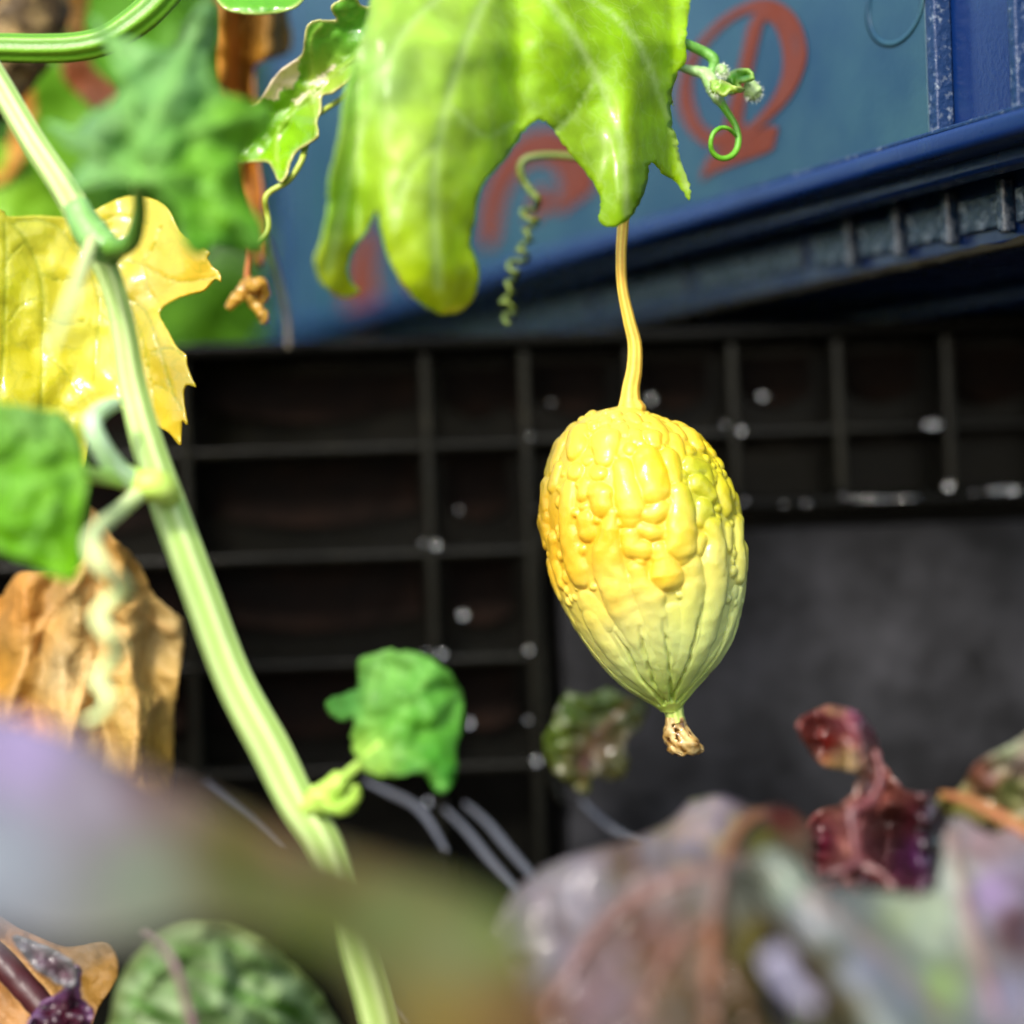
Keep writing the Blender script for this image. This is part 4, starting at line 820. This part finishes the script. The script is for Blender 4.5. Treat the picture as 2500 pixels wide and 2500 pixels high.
# ------------------------------------------------------------------ lettuce
def lettuce():
    pu, ol, gy, lv = S(96, 56, 60), S(120, 118, 30), S(150, 160, 150), S(176, 160, 190)
    # big blurred leaf close to the lens
    r0 = empty('red_lettuce', (-.05, -.27, 0), 'red lettuce whose broad purple green leaf spreads across the foreground', 'lettuce')
    o = [(-150, 1690), (0, 1740), (150, 1780), (300, 1850), (450, 1930), (650, 2020), (850, 2085), (1050, 2140), (1200, 2200), (1290, 2300), (1330, 2450), (1340, 2650), (1000, 2650), (930, 2480), (850, 2360), (700, 2290), (500, 2250), (300, 2290), (150, 2310), (0, 2270), (-150, 2250)]
    leaf('leaf', o, lambda x, y: -.232 - .00010 * (y - 2000), M_lettnear, tint(.52, anchors)([(60, 1830, S(186, 166, 206)), (0, 2100, S(170, 176, 180)), (250, 1950, S(160, 150, 160)), (350, 2150, S(140, 150, 120)), (330, 1910, S(120, 90, 84)), (700, 2030, S(136, 96, 60)), (950, 2100, S(130, 100, 50)), (450, 1940, S(140, 110, 90)), (550, 2060, S(106, 96, 20)), (600, 2150, S(94, 100, 12)), (800, 2200, S(96, 92, 12)), (750, 2300, S(92, 108, 10)), (950, 2220, S(110, 124, 60)), (1120, 2330, S(130, 136, 80)), (1230, 2260, S(124, 140, 60)), (1100, 2500, S(150, 120, 30)), (1250, 2480, S(130, 90, 40))], 2.5),
         r0, [], step=26, crumple=(.010, 220), fine=(.002, 70), serr=10, seed=20, label='broad purple and olive leaf nearest the lens')
    leaf('leaf', [(250, 2640), (268, 2500), (290, 2400), (345, 2320), (420, 2265), (520, 2255), (620, 2285), (720, 2360), (800, 2450), (840, 2640)], lambda x, y: -.09 + .02 * ((x - 500) / 250) ** 2, M_soft,
         lambda x, y, e: lerp(S(112, 126, 70), lerp(S(70, 116, 30), S(166, 188, 140), .5 + 1.0 * noise.noise(Vector(((x + y * .6) / 150, (y - x * .45) / 34, 2)))), e / 40), r0, [([(365, 2285), (420, 2350), (455, 2450), (490, 2600)], 11), ([(430, 2370), (550, 2400), (700, 2520)], 4), ([(410, 2340), (540, 2310), (660, 2360)], 3), ([(400, 2360), (340, 2430), (310, 2560)], 4)], step=10, crumple=(.012, 90), fine=(.003, 40), vein_h=.002, serr=6, seed=21, label='green veined lettuce leaf with purple midrib')
    tube('midrib', [(352, 2280, -.088, 7), (395, 2312, -.096, 9), (425, 2355, -.1, 10), (452, 2440, -.1, 11), (485, 2560, -.1, 13)], M_stem, r0, S(130, 104, 104), seg=10, colr2=S(104, 76, 80))
    tube('leaf_stalk', [(-60, 2290, -.03, 30), (0, 2345, -.032, 34), (60, 2410, -.034, 34), (120, 2480, -.036, 34), (200, 2600, -.04, 36)], M_stem, r0, S(70, 24, 22), seg=16, colr2=S(50, 16, 24), lump=.1)
    leaf('leaf', [(60, 2520), (100, 2450), (150, 2420), (175, 2360), (200, 2370), (195, 2430), (230, 2470), (215, 2530), (240, 2640), (40, 2640)], lambda x, y: -.045, M_maroon, lambda x, y, e: lerp(S(110, 70, 110), S(60, 16, 34), e / 25), r0, step=8, crumple=(.012, 40), fine=(.004, 20), serr=8, seed=22)
    leaf('leaf', [(30, 2290), (80, 2300), (150, 2330), (190, 2370), (175, 2410), (120, 2390), (70, 2350)], lambda x, y: -.05, M_maroon, lambda x, y, e: lerp(S(110, 110, 110), S(80, 40, 60), e / 25), r0, step=8, crumple=(.008, 40), fine=(.003, 20), serr=6, seed=23)
    tag(leaf('fallen_leaf', [(-60, 2240), (60, 2270), (160, 2310), (260, 2300), (290, 2380), (240, 2460), (200, 2560), (100, 2620), (-60, 2620)], lambda x, y: .0 + .00006 * (2600 - y), M_dry, anchors([(50, 2350, S(160, 106, 40)), (200, 2400, S(150, 110, 36)), (100, 2500, S(176, 130, 76))], 2.5), None, [([(0, 2300), (120, 2420), (200, 2550)], 8)], step=10, crumple=(.008, 60), fine=(.003, 30), seed=24), 'orange tan dry leaf under the dark red lettuce stalk', 'dead leaf')
    # the lettuce under the fruit
    r1 = empty('red_lettuce', P(1950, 2900, -.09) * 1.0, 'wet red and green lettuce head with maroon heart below the fruit', 'lettuce'); r1.location.z = 0; WLOC[r1] = Vector(r1.location)
    c8 = lambda x, y: (1600 + x / 2.147, 1600 + y / 2.147)
    # maroon heart
    o = [c8(*p) for p in [(820, 850), (1000, 770), (1075, 640), (1010, 600), (880, 580), (800, 480), (755, 350), (900, 265), (1050, 300), (1150, 420), (1185, 550), (1280, 680), (1350, 722), (1480, 740), (1545, 850), (1545, 1050), (1470, 1260), (1300, 1300), (1100, 1320), (900, 1260), (790, 1080)]]
    heart = leaf('leaf', o, lambda x, y: -.07 + .012 * math.sin(x / 26) * .8, M_maroon, anchors([c8(900, 450) + (S(110, 26, 22),), c8(1050, 400) + (S(130, 60, 70),), c8(1080, 330) + (S(110, 60, 80),), c8(1000, 560) + (S(150, 120, 70),), c8(1150, 760) + (S(140, 80, 70),), c8(880, 980) + (S(86, 20, 40),), c8(1050, 1000) + (S(160, 100, 90),), c8(1350, 850) + (S(44, 8, 14),), c8(1450, 1000) + (S(30, 6, 10),), c8(1350, 1050) + (S(70, 30, 70),)], 2.5),
         r1, [([c8(1000, 330), c8(1080, 500), c8(1130, 700), c8(1050, 950), c8(1100, 1200)], 9)], step=8, crumple=(.012, 50), fine=(.004, 22), vein_h=.004, serr=6, seed=30, thick=.0008, label='curled dark maroon young leaf')
    tube('leaf_rib', [c8(1150, 500) + (-.078, 9), c8(1180, 640) + (-.08, 11), c8(1130, 760) + (-.082, 14), c8(1030, 820) + (-.084, 16), c8(1040, 960) + (-.086, 15), c8(1070, 1080) + (-.088, 15), c8(1180, 1150) + (-.09, 13), c8(1260, 1230) + (-.092, 9)], M_stem, heart, S(112, 58, 52), seg=12, lump=.6, colr2=S(70, 22, 30))
    tube('leaf_rib', [c8(1070, 1080) + (-.088, 16), c8(980, 1130) + (-.09, 18), c8(880, 1150) + (-.09, 10)], M_stem, heart, S(100, 54, 52), seg=12, lump=.5, colr2=S(64, 26, 30))
    # left leaf
    o = [(1225, 2230), (1300, 2140), (1420, 2085), (1560, 2050), (1640, 2010), (1690, 1960), (1760, 1945), (1800, 1960), (1850, 1975), (1910, 1965), (1965, 2000), (1985, 2060), (1960, 2150), (1900, 2230), (1870, 2330), (1860, 2450), (1880, 2660), (1180, 2660), (1170, 2450), (1190, 2320)]
    mid = [(1860, 1985), (1800, 2030), (1765, 2110), (1745, 2230), (1735, 2360), (1735, 2620)]
    l1 = leaf('leaf', o, lambda x, y: -.142 - .00006 * (y - 2200) + .00007 * abs(x - 1745) + .03 * max(0, (2150 - y) / 200) ** 2, M_lett,
         tint(.50, anchors)([(1420, 2180, S(168, 160, 166)), (1350, 2350, S(150, 140, 150)), (1550, 2100, S(120, 86, 60)), (1730, 1985, S(180, 160, 190)), (1600, 2300, S(120, 76, 44)), (1640, 2440, S(110, 86, 40)), (1480, 2450, S(140, 110, 110)), (1850, 2050, S(120, 120, 50)), (1900, 2000, S(96, 34, 30)), (1850, 2300, S(110, 104, 40)), (1800, 2480, S(96, 90, 30)), (1300, 2500, S(130, 80, 50)), (1600, 2080, S(150, 140, 140)), (1820, 2180, S(140, 150, 140))], 2.5),
         r1, [(mid, 20), ([(1760, 2120), (1640, 2150), (1480, 2250), (1330, 2470)], 16), ([(1745, 2240), (1640, 2320), (1560, 2480)], 12), ([(1740, 2330), (1810, 2430), (1840, 2560)], 9), ([(1770, 2090), (1850, 2120), (1890, 2180)], 9)], step=13, crumple=(.012, 110), fine=(.0028, 46), vein_h=.004, serr=8, seed=31, thick=.0008, label='brown purple lettuce leaf with orange midrib')
    tube('midrib', [(x, y, -.144 - .00006 * (y - 2200) + .03 * max(0, (2150 - y) / 200) ** 2, r_) for (x, y), r_ in zip(mid, (9, 11, 13, 15, 18, 22))], M_stem, l1, S(134, 92, 52), seg=12, colr2=S(104, 60, 44), lump=.4)
    # big pale leaf, lilac sky sheen mixed into its colours
    o = [c8(*p) for p in [(420, 1180), (520, 1060), (640, 1020), (760, 1100), (900, 1200), (1100, 1230), (1300, 1260), (1460, 1240), (1500, 1100), (1530, 900), (1600, 850), (1750, 940), (2050, 1000), (2100, 2200), (900, 2250), (700, 1750), (560, 1480)]]
    pale = tint(.52, anchors)([c8(560, 1150) + (S(140, 150, 130),), c8(700, 1180) + (S(160, 176, 150),), c8(800, 1400) + (S(150, 156, 160),), c8(1000, 1350) + (S(170, 186, 180),), c8(1250, 1400) + (S(180, 196, 150),), c8(1450, 1350) + (S(180, 196, 160),), c8(1560, 1150) + (S(190, 200, 180),), c8(1700, 1000) + (S(180, 150, 150),), c8(1750, 1250) + (S(186, 160, 200),), c8(1880, 1450) + (S(90, 44, 30),), c8(1480, 1750) + (S(170, 200, 120),), c8(1300, 1800) + (S(170, 180, 186),), c8(1100, 1650) + (S(176, 180, 196),), c8(1800, 1800) + (S(160, 150, 170),), c8(900, 1600) + (S(90, 84, 40),), c8(1000, 1850) + (S(110, 110, 60),)], 2.5)
    def pd(x, y):
        t = ((x - 1800) * .82 - (y - 2150) * .57)             # across the fold that runs down to the right
        return -.150 - .00007 * (y - 2250) + .00005 * abs(t) - .018 * math.exp(-((t - 110) / 90) ** 2) + .028 * math.exp(-((t + 30) / 45) ** 2)
    leaf('leaf', o, pd, M_lett, pale, r1, [([c8(450, 1230), c8(700, 1500), c8(1000, 1900)], 10), ([c8(800, 1250), c8(1100, 1500), c8(1500, 1900)], 14), ([c8(1550, 950), c8(1650, 1400), c8(1800, 1900)], 14)], step=14, crumple=(.006, 110), fine=(.002, 50), vein_h=.003, serr=8, seed=32, thick=.0008, label='large pale grey green lettuce leaf with lilac sheen')
    # curled stalk-like leaf in the crease
    leaf('leaf', [c8(*p) for p in [(560, 1600), (620, 1530), (690, 1560), (760, 1700), (850, 1800), (840, 1850), (760, 1840), (660, 1750)]], lambda x, y: -.185, M_lett, lambda x, y, e: S(150, 146, 168), r1, step=10, crumple=(.004, 60), seed=33)
    # right-hand leaf and its rib
    o = [c8(*p) for p in [(1480, 760), (1600, 700), (1660, 600), (1740, 540), (1850, 480), (2050, 420), (2050, 1000), (1800, 960), (1650, 880), (1530, 840)]]
    l4 = leaf('leaf', o, lambda x, y: -.085 + .00006 * (y - 1950), M_lett, anchors([c8(1550, 740) + (S(130, 130, 60),), c8(1700, 600) + (S(110, 60, 44),), c8(1850, 500) + (S(150, 160, 120),), c8(1900, 560) + (S(170, 150, 140),), c8(1850, 680) + (S(120, 130, 60),), c8(1750, 660) + (S(90, 50, 30),)], 2.5), r1, [([c8(1600, 750), c8(1800, 640), c8(1950, 600)], 7)], step=10, crumple=(.008, 60), fine=(.003, 26), serr=6, seed=34, thick=.0008, label='small reddish green leaf at the right of the head')
    tube('leaf_rib', [c8(1500, 730) + (-.09, 9), c8(1600, 750) + (-.094, 12), c8(1720, 800) + (-.098, 15), c8(1850, 870) + (-.102, 17), c8(2000, 950) + (-.106, 18)], M_stem, l4, S(150, 110, 44), seg=12, colr2=S(140, 70, 56))
    tube('core', [(2000, 2300, -.1, 60), (2000, 2700, -.1, 80), (1980, 3200, -.1, 90), (1950, 3600, -.095, 90)], M_stem, r1, S(150, 170, 110), seg=14)
    tube('core', [(150, 2600, -.06, 50), (160, 3000, -.06, 70), (170, 3700, -.06, 80)], M_stem, r0, S(110, 90, 80), seg=14)
lettuce()

# ------------------------------------------------------------------ background plants
def background():
    t = tube('vine_post', [(20, -400, .09, 100), (40, -100, .09, 105), (60, 30, .09, 105), (10, 130, .09, 100), (-70, 230, .09, 95), (-230, 380, .09, 95), (-420, 700, .09, 95), (-560, 2700, .09, 95)], M_bark, None, S(90, 60, 30), seg=22, sub=12, lump=.25)
    tag(t, 'rough brown wooden post behind dark green vine stem', 'post')
    tag(leaf('background_leaf', [(150, -60), (220, -60), (210, 60), (225, 160), (300, 230), (270, 300), (200, 240), (150, 180), (165, 80)], lambda x, y: .13, M_dry, anchors([(190, 20, S(206, 150, 60)), (220, 200, S(214, 130, 80))], 2.5), None, step=12, crumple=(.006, 60), seed=40), 'tan dried leaf hanging beside the wooden post', 'dead leaf')
    tag(leaf('background_leaf', [(40, 250), (60, 175), (85, 240), (80, 320), (50, 400), (0, 450), (-30, 440), (25, 340)], lambda x, y: .16, M_dry, lambda x, y, e: S(206, 146, 50), None, step=12, crumple=(.006, 60), seed=41), 'orange dying leaf below the wooden post', 'dead leaf')
    for i, (o, c, dd, lb) in enumerate((([(60, 180), (160, 150), (260, 200), (300, 320), (260, 420), (180, 470), (100, 430), (60, 320)], S(120, 180, 30), .2, 'vivid green leaf behind the pale stem below the post'),
                                       ([(-60, 330), (40, 380), (130, 470), (200, 540), (120, 590), (0, 560), (-60, 500)], S(150, 206, 40), .17, 'vivid lime green leaf above the yellow leaf'),
                                       ([(180, -80), (300, -60), (420, -20), (440, 120), (380, 220), (280, 200), (200, 120)], S(104, 170, 30), .22, 'bright green leaf behind the curve of the dark stem'))):
        tag(leaf('background_leaf', o, lambda x, y: dd + .00006 * (x - 150), M_hedge, lambda x, y, e: c, None, [([o[0], o[len(o) // 2]], 8)], step=16, crumple=(.008, 100), seed=42 + i), lb, 'leaf')
    # leafy shrubs behind the crates
    for i, (cx, cy, w_, h_, n) in enumerate(((-.30, 1.0, .26, .62, 4200), (-.25, 1.75, .45, .8, 3500), (-.75, 1.1, .3, .6, 1200), (.35, 1.55, .5, .7, 1500), (1.1, 1.2, .4, .6, 1000), (-1.3, .6, .3, .55, 800))):
        root = empty('leafy_shrub', (cx, cy, 0), ['dense green shrub filling the gap left of the blue crate', 'tall shrub standing behind the dense one by the blue crate', 'green shrub farther out beside the wooden post', 'broad green shrub behind the blue crate', 'green shrub beyond the near end of the blue crate', 'low green shrub well outside the post'][i], 'shrub', 'shrubs behind the crates')
        V, F_, C = [], [], []
        for q in range(n):
            a, b = random.uniform(0, 6.283), random.uniform(-1, 1); rr = random.uniform(.45, 1) ** .5
            c = Vector((cx + w_ * rr * math.cos(a) * math.sqrt(1 - b * b), cy + w_ * rr * math.sin(a) * math.sqrt(1 - b * b), h_ / 2 + .02 + h_ / 2 * rr * b))
            u = Vector((random.gauss(0, 1), random.gauss(0, 1), random.gauss(0, .6))).normalized(); v = u.cross(Vector((random.gauss(0, 1), random.gauss(0, 1), random.gauss(0, 1)))).normalized(); wv = u.cross(v)
            L, Wd = random.uniform(.025, .045), random.uniform(.010, .018); b0 = len(V)
            V += [c - u * L, c - u * L * .2 + v * Wd + wv * .004, c + u * L, c - u * L * .2 - v * Wd + wv * .004, c - wv * .002]
            F_ += [(b0, b0 + 1, b0 + 4), (b0 + 1, b0 + 2, b0 + 4), (b0 + 2, b0 + 3, b0 + 4), (b0 + 3, b0, b0 + 4)]
            g = lerp(S(40, 96, 10), S(96, 150, 24), random.random()); C += [g] * 5
        cw = make('crown', V, F_, M_hedge, root, cols=C); cw['kind'] = 'stuff'
        vv, ff = [], []
        for k in range(9):
            a = k / 8
            for s in range(8):
                t_ = s * math.pi / 4; rr = .012 * (1 - .8 * a); vv.append((cx + .03 * math.sin(a * 4) + rr * math.cos(t_), cy + rr * math.sin(t_), a * h_ * .85))
        for k in range(8):
            for s in range(8): ff.append((k * 8 + s, k * 8 + (s + 1) % 8, (k + 1) * 8 + (s + 1) % 8, (k + 1) * 8 + s))
        make('trunk', vv, ff, M_bark, root)
background()

# ------------------------------------------------------------------ water drops on the black crate
def drops():
    bm = bmesh.new(); bmesh.ops.create_uvsphere(bm, u_segments=14, v_segments=8, radius=1)
    me = bpy.data.meshes.new('water_droplet'); bm.to_mesh(me); bm.free(); me.materials.append(M_water); me.polygons.foreach_set('use_smooth', [True] * len(me.polygons))
    FD = .119
    for x, y, r_, e in ((1065, 1330, 14, 1), (1032, 1325, 10, 1), (1078, 1597, 14, 1), (1040, 1592, 10, 1), (1130, 1500, 15, 1), (1290, 1586, 12, 1), (1145, 1764, 15, 1), (1310, 1858, 15, 1), (1288, 1757, 11, 1), (1045, 1957, 14, 1), (1810, 1050, 14, 1), (1818, 1226, 16, 1), (1590, 972, 14, 1), (1862, 967, 14, 1.8),
                        (2060, 1212, 12, 1), (2095, 1220, 12, 1.5), (2317, 1185, 16, 1), (2378, 1203, 13, 1), (1120, 1243, 10, 1), (1768, 1034, 10, 1), (1295, 1065, 9, 1), (1345, 982, 9, 1), (2150, 1219, 9, 5.5), (2215, 1216, 9, 4), (2450, 1196, 9, 6), (2275, 1036, 9, 3), (1915, 1230, 7, 1), (1970, 1230, 7, 2)):
        o = bpy.data.objects.new('water_droplet', me); col.objects.link(o)
        o.location = P(x, y, FD - .0005); k = PX(FD) * ((.60 if r_ > 11 else .42) if e < 2 else .9); o.scale = (r_ * k * e, r_ * k * .9, r_ * k)
        if e >= 2: tag(o, 'long wet streak of water on the rib above the smooth dark panel', 'water drop', 'wet streaks above the smooth panel')
        elif x < 1400: tag(o, 'round water bead on the crate ribs between pale stem and fruit', 'water drop', 'water beads on the tall cells')
        else: tag(o, 'round water bead on the crate ribs above the smooth dark panel', 'water drop', 'water beads above the smooth panel')
drops()
